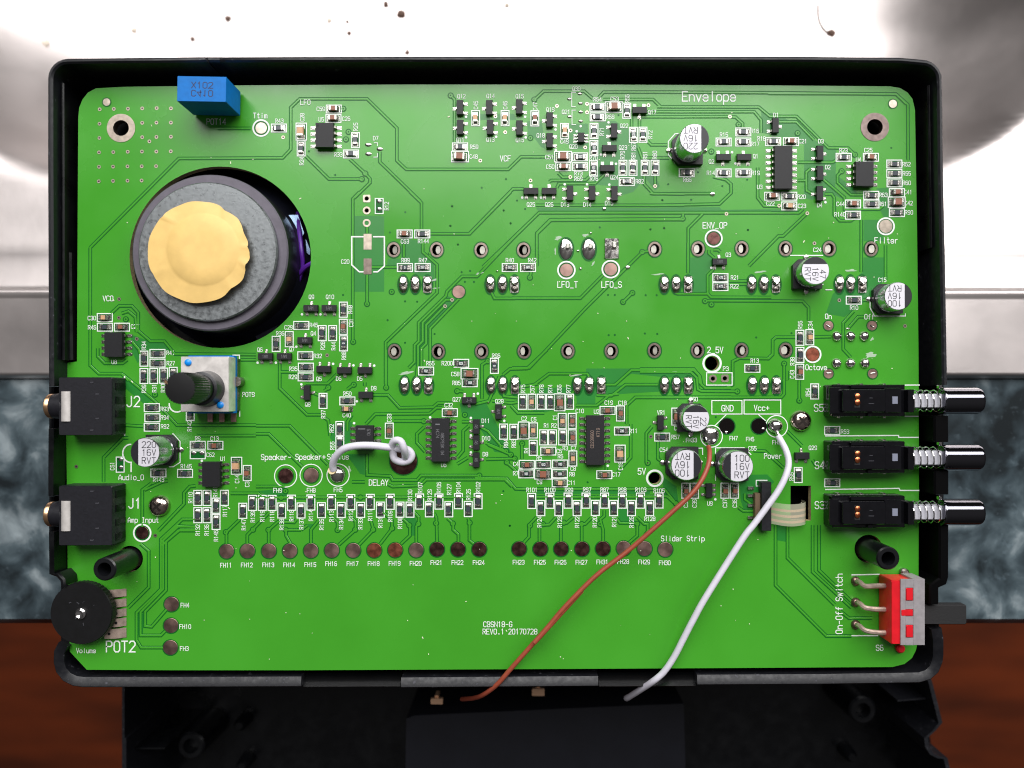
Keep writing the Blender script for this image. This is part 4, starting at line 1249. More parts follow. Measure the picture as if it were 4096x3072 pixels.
part('solder_pad', lambda: (lambda q: (q.box(-16*S,16*S,-31.5*S,31.5*S,40e-6,78e-6,8e-6), q)[-1])(MB()), 'postring', board, BT(*tp('G',965,643)), key='c20b')
def viamesh():
    q = MB(); q.ring(0,0,60e-6,3.4*S,7.4*S,14,h=12e-6); q.disc(0,0,58e-6,3.6*S,10,1); return q  # flat dark disc paints the shade inside the hole
def via(t, x, y): part('via', viamesh, ['annular','hole'], board, BT(*tp(t,x,y)), key='via', smooth=0)
def tented():
    q = MB(); q.ring(0,0,58e-6,3.6*S,8.5*S,14,h=30e-6); q.ring(0,0,50e-6,8.0*S,12.5*S,14,1); q.disc(0,0,57e-6,3.7*S,10,1); return q
def tvia(t, x, y): part('via', tented, ['mask','dark'], board, BT(*tp(t,x,y)), key='tvia', smooth=0)
for row in (((863,945),(985,942),(1107,940),(1230,937),(1355,935),(1478,937)),((861,1070),(1230,1062),(1353,1060),(1478,1060)),((860,1193),(1230,1186),(1353,1184),(1478,1182),(1292,1222)),
            ((857,1317),(980,1315),(1105,1312),(1228,1310),(1352,1310),(1477,1308)),((857,1442),(978,1440),(1103,1438),(1226,1437),(1350,1436)),((855,1567),(978,1564),(1103,1562),(1225,1560))):
    for x, y in row: via('A', x, y)
for t, x, y in (('B',235,1187),('C',478,740),('C',1140,268),('C',1400,250),('C',1400,323),('C',1258,480),('C',1384,626),('C',693,495),('C',608,358),('C',912,912),('C',1255,882),('C',1988,960),('C',1930,262),('D',690,360),('D',1115,1130),('D',1358,1195),('D',660,1200),
                ('F',1028,1087),('F',1183,1270),('F',1030,925),('G',1694,932),('G',1634,987),('I',1183,1158),('I',615,935),('J',660,1007),('L',1490,975),('J',1342,1603),('K',615,45),('L',1520,748),('I',400,443)): via(t, x, y)
for t, x, y in (('B',915,1548),('B',945,1500),('B',755,940),('B',800,1140),('B',778,1205),('G',960,967),('G',840,1295),('G',1173,863),('H',1475,230),('H',1125,518),('H',1040,872),('H',960,950),('H',1668,942),('H',1723,972),('H',155,740),('K',1125,325),('K',845,300),('K',625,325),('K',1930,1085),
                ('K',1738,355),('K',1450,615),('K',1805,560),('L',343,938),('L',310,905),('L',268,875),('L',230,838),('L',275,970),('L',408,808),('L',110,97),('M',67,975),('M',310,1325),('M',840,358),('M',1245,118),('M',1376,437),('C',222,178),('C',945,213),('C',910,545),
                ('P',440,710),('P',675,688),('P',808,690),('P',957,688),('P',1405,690),('P',1558,688),('P',1713,688),('P',1877,677),('P',2025,650),('P',2103,638),('P',955,355),('P',918,412),('P',1603,410),('Q',312,632),('Q',457,635),('Q',602,628),('Q',1123,652),('Q',1235,640),('Q',1415,627),('Q',1570,640),('Q',1728,638),('Q',2050,637),('D',530,662),('D',765,430),('D',1275,503),('D',1770,690),('D',1655,832),('F',1088,1100),('J',1340,385)): tvia(t, x, y)
# tiny blind dimples in the mask
for t, x, y in (('C',490,975),('C',700,900),('C',235,1135),('C',680,1170),('C',865,1158),('C',795,1085),('C',740,1283),('C',218,1303),('C',285,1465),('C',2050,1082),('C',1510,1317),('C',2067,1323),('C',1947,1335),('C',1672,347),('D',2085,630),('D',840,905),('D',625,960),('D',415,840),('D',157,945),('D',107,1082),('D',355,1078),('D',122,1325),('D',845,1340),
                ('G',1693,123),('G',2140,160),('G',1290,175),('G',1680,293),('G',2200,270),('G',1157,350),('G',1745,455),('G',1288,945),('G',1393,948),('G',1137,1108),('G',1543,1227),('G',1288,1303),('G',752,890),('G',1805,777),('G',1883,777),('G',1850,682),('G',1777,693),('H',830,890),('H',888,890),('H',1155,892),('H',1250,892),('H',835,1237),('H',888,1235),('H',1148,1223),('H',1255,1227),('H',2110,1257),('H',1197,323),('H',1315,313),('H',2040,328),('I',203,1220),('B',685,1512),('B',458,1308),('L',302,1518),('L',245,1220),('L',180,735),('L',973,1143),('L',2080,580),('Q',948,655)):
    part('dimple', lambda: (lambda q: (q.disc(0,0,8e-6,4.4*S,10), q)[-1])(MB()), 'dark', board, BT(*tp(t,x,y)), key='dimple', smooth=0)

# plated slots with the bent tabs of the controls on the far side
random.seed(11)
for i, (t, x, y) in enumerate(POSTS):
    u, v = tp(t, x, y)
    o = part('plated_hole', lambda: (lambda q: (q.ring(0,0,60e-6,18.8*S,26.5*S,32,sy=1.15,h=40e-6), q.lathe([(19*S,90e-6),(18.5*S,-1.5*MM)],32,sy=1.15,cap1=False), q)[-1])(MB()), 'postring', board, BT(u,v), key='post')
    part('pad_gap', lambda: (lambda q: (q.ring(0,0,46e-6,26*S,31*S,32,sy=1.13), q)[-1])(MB()), 'dark', board, BT(u,v), key='postgap', smooth=0)
    mb = MB(); sx = random.choice((-1,1)) if i not in (0,) else 1; w = random.uniform(8,12)*S; xc = sx*random.uniform(2,6)*S; tilt = random.uniform(0.1,0.35)*MM
    n = 8
    for k in range(n):
        y0, y1 = (-16 + 32*k/n)*S, (-16 + 32*(k+1)/n)*S
        def ex(yy): return w*math.sqrt(max(0, 1-(yy/(17*S))**2))
        zz = -0.02*MM
        a0, a1 = ex(y0), ex(y1)
        mb.add([(xc-a0,y0,zz-tilt),(xc+a0,y0,zz),(xc+a1,y1,zz),(xc-a1,y1,zz-tilt),(xc-a0,y0,-3*MM),(xc+a0,y0,-3*MM),(xc+a1,y1,-3*MM),(xc-a1,y1,-3*MM)],
               [(0,1,2,3),(1,5,6,2),(4,0,3,7)])
    part('control_tab', mb, 'tab', o, smooth=20)

# ================================================================== solder joints
def blob(rx, ry, h, seed, base=0.0, n=18, lump=0.10, pin=False, flat=False):
    rnd = random.Random(seed); ph = [rnd.uniform(0,6.28) for _ in range(6)]
    def jit(k, i):
        a = 2*math.pi*i/n; f = 0 if k == 0 else lump
        return 1 + f*(math.sin(2*a+ph[0]+k*.6) + 0.6*math.sin(3*a+ph[1]-k*.9))*0.7
    mb = MB(); prof = [(1,base),(0.97,base+h*0.18),(0.86,base+h*0.48),(0.66,base+h*0.76),(0.38,base+h*0.95),(0.12,base+h)]
    if flat: prof = [(1,base),(0.98,base+h*0.3),(0.92,base+h*0.62),(0.80,base+h*0.85),(0.55,base+h*0.97),(0.2,base+h)]
    mb.lathe(prof, n, sx=rx, sy=ry, jit=jit)
    if pin: mb.cyl(0, -0.1*ry, base+h*0.7, base+h*1.18, min(rx,ry)*0.34, 10, min(rx,ry)*0.1)
    return mb
def joint3(us, vt, vb, sq=2, seed=0):
    for k, u in enumerate(us):
        vc = (vt+vb)/2
        o = part('solder_joint', blob(17.5*S, 34*S, 0.26*MM, seed+k, 50e-6, 20, 0.03) if k != sq else (lambda q: (q.box(-17*S,17*S,-33*S,33*S,30e-6,0.2*MM,0.08*MM), q)[-1])(MB()), 'silver', board, BT(u, vc))
        part('pad_gap', lambda: (lambda q: (q.ring(0,0,46e-6,17*S,24*S,24,sy=1.75), q)[-1])(MB()), 'dark', board, BT(u,vc), key='jgap', smooth=0)
        up = blob(16.5*S, 18.5*S, 0.42*MM, seed+k+50, 0.12*MM, 18, 0.07, flat=True); up.v = [(x, y, z - 0.30*(y - 17*S)) for x, y, z in up.v]
        part('solder_fillet', up, 'solder', o, (0,(vc-vt)*S,0))
        part('solder_fillet', blob(14.5*S, 13.5*S, 0.5*MM, seed+k+90, 0.15*MM, 16, 0.10), 'dull', o, (0,(vc-vb)*S,0))
        mb = MB(); mb.cyl(0,0,0.3*MM,0.75*MM,5*S,10,1*S); part('pin', mb, 'dull', o, (1*S,(vc-vb)*S,0))
for i, us in enumerate(((1613,1661,1710),(1961,2010,2058),(2657,2704,2752),(3006,3055,3103),(3357,3401,3448))): joint3(us, 1122, 1155, seed=i*7)
for i, us in enumerate(((1618,1667,1714),(1964,2011,2060),(2309,2357,2405),(2657,2705,2753),(3008,3057,3105))): joint3(us, 1525, 1559, seed=100+i*7)
for k, (x, y) in enumerate(((467,495),(663,495))):
    o = part('solder_joint', blob(27*S, 42*S, 0.34*MM, 300+k, 50e-6, 24, 0.03), 'solder', board, BT(*tp('H',x,y)))
    mb = MB(); mb.box(-8*S,8*S,-9*S,9*S,0.3*MM,1.5*MM,0.12*MM); part('pin', mb, 'silver', o, (6*S,8*S,0))
    part('pad_gap', lambda: (lambda q: (q.ring(0,0,46e-6,26*S,33*S,28,sy=1.48), q)[-1])(MB()), 'dark', board, BT(*tp('H',x,y)), key='lgap', smooth=0)
mb = MB(); mb.box(-29*S,29*S,-41*S,41*S,30e-6,0.35*MM,0.15*MM); o = part('solder_joint', mb, 'solder', board, BT(*tp('H',860,490)))
mb = MB(); mb.box(-8*S,8*S,-12*S,12*S,0.3*MM,1.4*MM,0.12*MM); part('pin', mb, 'silver', o, (9*S,12*S,0))
for k, (x, y) in enumerate(((592,1247),(712,1247),(830,1247),(590,1480),(710,1480),(835,1480))):
    part('solder_joint', blob(20*S, 20.5*S, 0.85*MM, 400+k, 50e-6, 20, 0.05), 'solder', board, BT(*tp('I',x,y)))
for k, (x, y) in enumerate(((522,1155),(898,1155),(523,1570),(903,1570))):
    o = pad('I', x, y, 42, 'copper'); o.name = 'plated_hole'
    padrect(*tp('I',x,y), 17, 17, 'hole', 'pad_hole'); mb = MB(); mb.tube([(-9*S,1*S,0.1*MM),(4*S,3*S,0.18*MM),(8*S,4*S,0.12*MM)], 2.6*S, 8); part('pin', mb, 'silver', o)
part('solder_joint', blob(32*S, 32*S, 0.9*MM, 501, 50e-6, 24, 0.08), 'solder', board, BT(*tp('K',705,1078)), label='solder joint of the short white wire')
part('solder_joint', blob(36*S, 36*S, 0.9*MM, 502, 50e-6, 24, 0.10), 'solder', board, BT(*tp('M',610,738)), label='solder joint of the brown wire')
part('solder_joint', blob(31*S, 31*S, 1.6*MM, 503, 50e-6, 24, 0.04), 'solder', board, BT(*tp('M',1165,655)), label='round solder joint of the long white wire')
for x in (750,1028):
    pad('M', x, 658, 68, 'darkpad'); padrect(*tp('M',x,655), 9, 9, 'hole', 'pad_hole')
    padrect(*tp('M', x-5 if x < 800 else x+35, 710 if x < 800 else 680), 14, 10, 'solder', 'solder_splash', dome=0.15*MM)
for t, x, y, w, h in (('D',540,1030,20,17),('H',1000,652,20,15),('C',1548,1157,15,15),('H',570,508,12,9),('H',592,662,11,11),('G',2085,683,10,5),('I',690,1180,18,8),('H',680,355,10,8),('L',115,455,9,9)):
    padrect(*tp(t,x,y), w, h, 'solder', 'solder_splash', dome=0.18*MM)
# streaks of flux left around the joints
random.seed(5)
for t, x, y, w, h, a in (('H',400,400,80,40,10),('H',635,375,70,45,20),('G',1540,760,90,18,15),('G',1560,830,110,14,5),('G',1930,705,90,30,20),('H',1260,712,150,16,4),('I',710,680,140,30,6),('I',900,1270,60,30,40),('I',880,1410,130,60,10),('L',880,215,200,16,8),('L',1700,190,180,14,2),('K',1290,200,180,30,12),('H',2150,690,130,20,6),('H',700,620,60,20,60),('H',375,520,24,110,0),('K',810,1030,30,90,10)):
    mb = MB(); n = 14; pts = []
    for i in range(n):
        an = 2*math.pi*i/n; rr = random.uniform(0.35,1.0); pts.append((math.cos(an)*w/2*rr*TT, math.sin(an)*h/2*rr*TT))
    mb.poly(pts, 61e-6); part('flux_stain', mb, 'flux', board, BT(*tp(t,x,y)), R(a), smooth=0)

# ================================================================== aluminium can capacitors
def can_cap(t, x, y, r, h, lines, rot, tabdir, nm):
    r *= MM; h *= MM; u, v = tp(t, x, y); p = W(u, v, h); loc = Vector((p.x, p.y, BZ))
    mb = MB(); mb.lathe([(r*0.93,1.0*MM),(r,1.3*MM),(r,1.9*MM),(r*0.955,2.05*MM),(r*0.955,2.35*MM),(r,2.5*MM),(r,h-0.35*MM),(r*0.985,h-0.12*MM),(r*0.95,h)], 48)
    o = part('electrolytic_capacitor', mb, 'alu', board, loc, label=f'silver aluminium can capacitor marked {lines[0]} {lines[1]} beside the print {nm}' if nm else f'silver aluminium can capacitor marked {lines[0]} {lines[1]}')
    mb = MB(); mb.disc(0,0,h+3e-6,r*0.945,48); part('can_top', mb, 'alutop', o, rz=R(rot), smooth=0)
    mb = MB(); a = R(62); pts = [(r*0.95*math.cos(math.pi-a+2*a*i/20), r*0.95*math.sin(math.pi-a+2*a*i/20)) for i in range(21)]; mb.poly(pts, h+7e-6); part('polarity_band', mb, 'ink', o, rz=R(rot), smooth=0)
    mb = MB()
    for i, l in enumerate(lines):
        lettering(l, r*0.40, h+8e-6, 0.115, 0.90, 0, mb=mb, cx=r*0.26, cy=r*(0.52-0.53*i))
    part('printed_value', mb, 'ink', o, rz=R(rot), smooth=0)
    s = r*1.06; c = r*0.42; mb = MB(); mb.prism([(-s,-s),(s-c,-s),(s,-s+c),(s,s-c),(s-c,s),(-s,s)], 0.05*MM, 1.15*MM); part('capacitor_base', mb, 'capbase', o, rz=R(tabdir))
    for k in (0, 180):
        mb = MB(); mb.box(s-0.1*MM, s+0.75*MM, -0.45*MM, 0.45*MM, 70e-6, 0.3*MM, 0.06*MM); mb.lathe([(1,66e-6),(0.8,0.3*MM),(0.3,0.42*MM)], 12, s+0.5*MM, 0, 0, 0.7*MM, 0.6*MM)
        part('terminal', mb, 'solder', o, rz=R(tabdir+k))
    return o
can_cap('D',385,547,2.95,7.7,('220','16V','RVT'),180,180,'R86')
can_cap('I',410,678,2.85,5.4,('47','16V','RVT'),-90,90,'C24')
can_cap('I',1126,899,2.85,5.4,('100','16V','RVT'),180,180,'C15')
can_cap('J',1253,885,2.95,7.7,('220','16V','RVT'),0,0,'')
can_cap('M',485,590,2.75,5.4,('22','16V','RVT'),-90,90,'C60')
can_cap('M',402,993,3.15,5.4,('100','16V','RVT'),180,180,'C54')
can_cap('M',846,1006,3.15,5.4,('100','16V','RVT'),0,180,'C55')

# ================================================================== blue trimmer
zt = 8.2*MM; a = W(708,407,zt); b = W(905,305,zt)
cxy = Vector(((a.x+b.x)/2, (a.y+b.y)/2, BZ)); hx, hy = (b.x-a.x)/2, (b.y-a.y)/2
mb = MB(); mb.box(-hx, hx, -hy, hy, 0.8*MM, zt, 0.12*MM); mb.box(-hx*0.9, -hx*0.6, -hy*0.8, hy*0.8, 0.02*MM, 0.8*MM); mb.box(hx*0.6, hx*0.9, -hy*0.8, hy*0.8, 0.02*MM, 0.8*MM)
o = part('trimmer_potentiometer', mb, 'blue', board, cxy, R(-1), 'bright blue box trimmer marked X102')
mb = MB(); lettering('X102', 1.15*MM, zt+4e-6, 0.16, 1.05, mb=mb, cy=0.75*MM, cx=0.1*MM); lettering('C410', 1.15*MM, zt+4e-6, 0.16, 1.05, mb=mb, cy=-0.85*MM, cx=0.1*MM, mirror=True)
part('printed_value', mb, 'bluetext', o, smooth=0)

# ================================================================== square potentiometer with knurled shaft
zt = 6.0*MM; a = W(722,1648,zt); b = W(916,1426,zt); cx, cy = (a.x+b.x)/2, (a.y+b.y)/2; hx, hy = (b.x-a.x)/2, (b.y-a.y)/2
mb = MB(); mb.box(-hx, hx, -hy, hy, 2.6*MM, zt, 0.15*MM)
o = part('potentiometer', mb, 'nickel', board, (cx,cy,BZ), label='square metal potentiometer with a tall knurled black shaft')
mb = MB(); mb.box(-hx+0.25*MM, hx-0.05*MM, -hy-0.35*MM, hy+0.35*MM, 1.6*MM, 3.2*MM, 0.1*MM); part('insulator', mb, 'blue', o)
mb = MB(); mb.box(-hx+0.4*MM, hx+0.05*MM, -hy+0.2*MM, hy-0.2*MM, 0.05*MM, 1.6*MM); part('back_plate', mb, 'dull', o)
for i in range(3): mb = MB(); mb.box(-0.55*MM, 0.55*MM, -2.2*MM, 0, 0.1*MM, 0.5*MM, 0.05*MM); part('lead', mb, 'copper', o, ((0.2+i*2.4-1.2)*MM, -hy, 0.5*MM))
mb = MB(); mb.cyl(0,0,0.3*MM,2.4*MM,1.0*MM,18); part('side_tab', mb, 'dull', o, (hx+0.1*MM, 0.6*MM, 0))
for u, v in ((753,1450),(882,1620)):
    p = W(u,v,zt); mb = MB(); mb.lathe([(0.68*MM,0),(0.66*MM,0.25*MM),(0.4*MM,0.45*MM),(0.1*MM,0.5*MM)],20); part('rivet', mb, 'bluedot', o, (p.x-cx,p.y-cy,zt))
p0 = W(830,1552,zt); p1 = W(716,1556,18*MM); ax = (p0.x+p1.x)/2-cx; ay = (p0.y+p1.y)/2-cy
mb = MB(); mb.lathe([(3.6*MM,zt),(3.5*MM,zt+1.0*MM),(3.3*MM,zt+3*MM),(3.1*MM,zt+3.1*MM)],40); part('collar', mb, 'jack', o, (ax,ay,0))
mb = MB(); n = 72
def kn(k, i): return 1.0 if k in (0,1,5) else (1.0 if i % 2 else 0.945)
mb.lathe([(2.75*MM,zt+3*MM),(2.75*MM,zt+5.2*MM),(2.98*MM,zt+5.4*MM),(2.98*MM,17.6*MM),(2.85*MM,18*MM),(2.6*MM,18.02*MM)], n, jit=kn); o2 = part('shaft', mb, 'knob', o, (ax,ay,0), smooth=15)
mb = MB(); mb.poly([(-2.9*MM,0.9*MM),(-2.2*MM,0.75*MM),(-2.3*MM,1.3*MM),(-2.7*MM,1.5*MM)], 18.03*MM); part('index_mark', mb, 'brass', o, (ax,ay,0), smooth=0)

# ================================================================== audio jacks
def jack(v0, v1, nm):
    zt = 5.2*MM; a = W(234,v1,zt); b = W(449,v0,zt); cx, cy = (a.x+b.x)/2, (a.y+b.y)/2; hx, hy = (b.x-a.x)/2, (b.y-a.y)/2; vm = (v0+v1)/2
    mb = MB(); mb.box(-hx, hx, -hy, hy, 0.05*MM, zt, 0.18*MM)
    o = part('audio_jack', mb, 'jack', board, (cx,cy,BZ), label=f'black box-shaped audio jack beside the print {nm}')
    mb = MB()
    for yy in (-0.72,-0.24,0.24,0.72): mb.box(-0.02*MM, 0.14*MM, (yy*hy)-0.9*MM, (yy*hy)+0.6*MM, 0.3*MM, 4.0*MM, 0.05*MM)
    part('rear_rib', mb, 'case', o, (hx,0,0))
    q = W(263, vm, zt); mb = MB(); ln = 3.0*MM; m_ = 12; vs = []
    r_ = 1.05*MM; vs = [(r_*math.cos(math.pi*i/m_), y, zt-0.35*MM+r_*0.75*math.sin(math.pi*i/m_)) for y in (-ln, ln) for i in range(m_+1)]
    mb.add(vs, [(i,i+1,m_+2+i,m_+1+i) for i in range(m_)] + [tuple(range(m_+1))[::-1], tuple(range(m_+1,2*m_+2))])
    mb.f = [f[::-1] for f in mb.f]; part('spring_clip', mb, 'nickel', o, (q.x-cx,0,0))
    zc = 2.6*MM
    def xcyl(x0, x1, r0, r1, m, name, n=32, hollow=None):
        m_b = MB(); prof = [(r0,x0),(r1,x1)]
        m_b.lathe([(r0*0.96,x0),(r0,x0+0.15*MM),(r1,x1-0.15*MM),(r1*0.94,x1)] + ([(hollow,x1),(hollow*0.9,x1-2*MM)] if hollow else []), n, cap0=True)
        m_b.v = [(-z,y,x) for x,y,z in m_b.v]; m_b.f = [f for f in m_b.f]
        return part(name, m_b, m, o, (-hx, 0, zc))
    xcyl(-0.4*MM, 2.4*MM, 2.75*MM, 2.5*MM, 'jack', 'barrel'); xcyl(2.35*MM, 3.3*MM, 2.5*MM, 2.5*MM, 'brass', 'barrel_ring', hollow=1.8*MM)
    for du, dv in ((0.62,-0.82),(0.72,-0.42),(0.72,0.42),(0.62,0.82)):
        mb = MB(); mb.box(-.35*MM,.35*MM,-.14*MM,.14*MM,zt,zt+0.08*MM,0.04*MM); part('moulding_glint', mb, 'glint', o, ((du*2-1)*hx, dv*hy, 0))
    mb = MB()
    for k in range(3): lettering('O' if k == 1 else 'C', 0.9*MM, zt+5e-6, 0.14, 0.9, mb=mb, cx=0, cy=(1-k)*1.1*MM, rot=R(90))
    part('moulded_emblem', mb, 'case_worn', o, (0.1*MM,0,0), smooth=0)
    return o
G['glint'] = mat('painted_glint', (74,74,80), 0.2, 0.3)  # paler plastic paints the glints on the raised moulding marks
jack(1509,1742,'J2'); jack(1944,2183,'J1')

# ================================================================== volume wheel
zt = 3.6*MM; p = W(324,2454,zt); mb = MB(); r = 6.35*MM
mb.lathe([(r*0.97,1.6*MM),(r,1.8*MM),(r,zt-0.25*MM),(r*0.97,zt)], 96, jit=lambda k,i: 1.0 if k in (0,3) or i % 2 else 0.985)
o = part('volume_wheel', mb, 'wheel', board, (p.x,p.y,BZ), label='round black volume thumbwheel beside the print POT2', smooth=20)
q = W(320,2450,zt); mb = MB(); mb.lathe([(1.15*MM,zt),(1.1*MM,zt+0.35*MM),(0.8*MM,zt+0.55*MM),(0.5*MM,zt+0.35*MM),(0.1*MM,zt+0.25*MM)], 24); part('rivet', mb, 'chrome', o)
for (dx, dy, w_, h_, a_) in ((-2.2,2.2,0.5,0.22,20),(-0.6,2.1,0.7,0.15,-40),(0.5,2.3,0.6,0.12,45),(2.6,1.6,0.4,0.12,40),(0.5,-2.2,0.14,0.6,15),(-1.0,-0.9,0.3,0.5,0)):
    mb = MB(); mb.box(-w_/2*MM, w_/2*MM, -h_/2*MM, h_/2*MM, zt-0.02*MM, zt+0.09*MM, 0.04*MM); part('moulding_glint', mb, 'glint', o, (dx*MM,dy*MM,0), R(a_))
mb = MB(); mb.lathe([(5.2*MM,0.05*MM),(5.2*MM,1.6*MM)],32); part('wheel_base', mb, 'case', o)
for v0, v1, u0 in ((760,835,935),(845,922,965),(930,1005,985),(1010,1090,980),(1097,1190,950)):
    a = W(*tp('O',u0,v1)); b = W(*tp('O',1095,v0)); mb = MB(); x0, x1, y0, y1 = a.x-p.x-0.6*MM, b.x-p.x, a.y-p.y+0.1*MM, b.y-p.y-0.1*MM
    L = [(x0,1.0),(x0+(x1-x0)*.45,1.05),(x0+(x1-x0)*.72,0.7),(x0+(x1-x0)*.85,0.2),(x1,0.12)]
    mb.add([(x,y0,z*MM) for x,z in L] + [(x,y1,z*MM) for x,z in L], [(i,i+1,6+i,5+i) for i in range(4)])
    lead_ = part('lead', mb, 'tinlug', o)
    mb = MB(); mb.lathe([(0.3*MM,1.07*MM),(0.1*MM,1.09*MM)],12,(x0+(x1-x0)*.5) if v0 not in (760,1097) else x0+1.0*MM,(y0+y1)/2); part('lug_hole', mb, 'hole', lead_)

# ================================================================== push switches
def push(vc, nm):
    zc = 4.0*MM; o0 = W(3459, vc, 0); zt = 6.0*MM
    def X(u, z): return W(u, vc, z).x - o0.x
    mb = MB(); mb.box(X(3301,1*MM), X(3617,4*MM), -3.15*MM, 3.3*MM, 0.05*MM, 4.4*MM, 0.2*MM)
    o = part('push_switch', mb, 'switch', board, (o0.x, o0.y, BZ), label=f'black push switch with a spring and chrome cap beside the print {nm}')
    mb = MB(); mb.box(X(3369,zt), X(3545,zt), -2.25*MM, 2.35*MM, 4.2*MM, zt, 0.24*MM); mb.box(X(3545,zt), X(3612,zt), -2.3*MM, 2.6*MM, 4.2*MM, 5.4*MM, 0.1*MM); mb.box(X(3612,4*MM), X(3637,4*MM), -2.3*MM, 2.3*MM, 1.4*MM, 6.0*MM, 0.12*MM); mb.box(X(3320,5*MM), X(3365,5*MM), -2.6*MM, 2.7*MM, 4.2*MM, 4.9*MM, 0.1*MM)
    mb.box(X(3410,zt), X(3545,zt), 2.5*MM, 3.2*MM, 4.3*MM, 5.3*MM, 0.08*MM); mb.box(X(3480,zt), X(3500,zt), -3.1*MM, -2.4*MM, 4.3*MM, 5.0*MM, 0.08*MM)
    part('housing', mb, 'switch', o)
    mb = MB(); mb.box(X(3418,zt), X(3440,zt), -1.3*MM, 1.6*MM, zt-0.02*MM, zt+0.02*MM); part('contact_window', mb, 'hole', o)
    for k, yy in enumerate((0.9,-0.3)): mb = MB(); mb.lathe([(0.6*MM,zt),(0.55*MM,zt+0.25*MM),(0.2*MM,zt+0.4*MM)],12,sy=1.1,sx=0.95); part('contact', mb, 'copperspring', o, (X(3429,zt), yy*MM, 0))
    mb = MB(); mb.box(X(3568,5.4*MM), X(3590,5.4*MM), -0.6*MM, 0.9*MM, 5.4*MM, 5.55*MM, 0.05*MM); part('latch_pin', mb, 'paleblue', o)
    for (u_a, u_b, yy) in ((3474,3496,-0.5),(3478,3490,0.6)): mb = MB(); mb.box(X(u_a,zt), X(u_b,zt), yy*MM-0.07*MM, yy*MM+0.07*MM, zt, zt+0.05*MM); part('moulding_glint', mb, 'glint', o)
    for i in range(3):
        for s in (-1,1): mb = MB(); mb.box(-0.3*MM,0.3*MM,-0.25*MM,0.25*MM,0.05*MM,2*MM,0.05*MM); part('lead', mb, 'silver', o, (X(3340+i*90,0), s*3.3*MM, 0))
    x0, x1 = X(3630,zc), X(3770,zc)
    mb = MB(); mb.box(x0, x1, -1.45*MM, 1.45*MM, zc-1.4*MM, zc+1.4*MM, 0.3*MM); part('plunger', mb, 'whiteplastic', o)
    mb = MB(); pts = []; turns = 5.5; N = 120
    for i in range(N+1):
        a = 2*math.pi*turns*i/N; pts.append((x0 + (x1-x0+0.1*MM)*i/N, 2.15*MM*math.cos(a), zc + 2.15*MM*math.sin(a)))
    mb.tube(pts, 0.14*MM, 7); part('spring', mb, 'chrome', o)
    mb = MB(); xa, xb = X(3760,zc), X(3930,zc+1*MM); r = 2.75*MM
    mb.lathe([(2.4*MM,xa-0.3*MM),(r,xa-0.2*MM),(r,xa+0.2*MM),(r*0.97,xa+0.4*MM),(r*0.97,xb-0.7*MM),(r*0.9,xb-0.2*MM),(r*0.72,xb)], 40, cap0=True)
    mb.v = [(z,-y,x+zc) for x,y,z in mb.v]; mb.f = [f[::-1] for f in mb.f]; mb.f = [f[::-1] for f in mb.f]; part('chrome_cap', mb, 'capchrome', o)
    mb = MB(); mb.box(xa-0.5*MM, xa+0.1*MM, r-0.3*MM, r+0.5*MM, zc-0.3*MM, zc+0.6*MM, 0.1*MM); part('retaining_clip', mb, 'chrome', o)
push(1603,'S5'); push(1824,'S4'); push(2036,'S3')

# ================================================================== red slide switch
zt = 5.8*MM; a = W(3565,2578,zt); b = W(3640,2322,zt); cx, cy = (a.x+b.x)/2, (a.y+b.y)/2; hx, hy = (b.x-a.x)/2, (b.y-a.y)/2
mb = MB(); mb.box(-hx, hx+3.0*MM, -hy, hy, 0.4*MM, zt, 0.2*MM)
o = part('slide_switch', mb, 'red', board, (cx,cy,BZ), label='red slide switch with a grey metal plate beside the print S6')
c = W(3600,2579,zt); d = W(3697,2315,zt); x0, x1, y0, y1 = c.x-cx, d.x-cx, c.y-cy, d.y-cy; xi = x0+1.0*MM; xj = xi+1.55*MM; zp = zt+0.25*MM
mb = MB(); H_ = y1-y0
def yb(f): return y1 - H_*f
cuts = [0, .13, .33, .455, .565, .69, .89, 1.0]
mb.box(x0, xi, y0, y1, zt, zp, 0.04*MM); mb.box(xj, x1, y0, y1, zt-5*MM, zp, 0.06*MM)
for k in (0,2,4,6): mb.box(xi-0.01*MM, xj+0.01*MM, yb(cuts[k+1]), yb(cuts[k]), zt, zp-2e-6)
part('cover_plate', mb, 'platemetal', o)
for k in (1,5): mb = MB(); mb.box(xi+.06*MM, xj-.06*MM, yb(cuts[k+1])+.08*MM, yb(cuts[k])-.08*MM, zt-0.2*MM, zp+0.08*MM, 0.15*MM); part('retaining_lug', mb, 'red', o)
mb = MB(); mb.box(x0+0.1*MM, xj-.1*MM, yb(cuts[4])+.1*MM, yb(cuts[3])-.1*MM, zt, zp+0.1*MM, 0.12*MM); part('retaining_lug', mb, 'red', o)
zl = 3.0*MM; c = W(3690,2499,zl); d = W(3868,2420,zl); mb = MB(); mb.box(c.x-cx, d.x-cx, c.y-cy, d.y-cy, 1.0*MM, zl, 0.25*MM); part('lever', mb, 'leverblack', o)
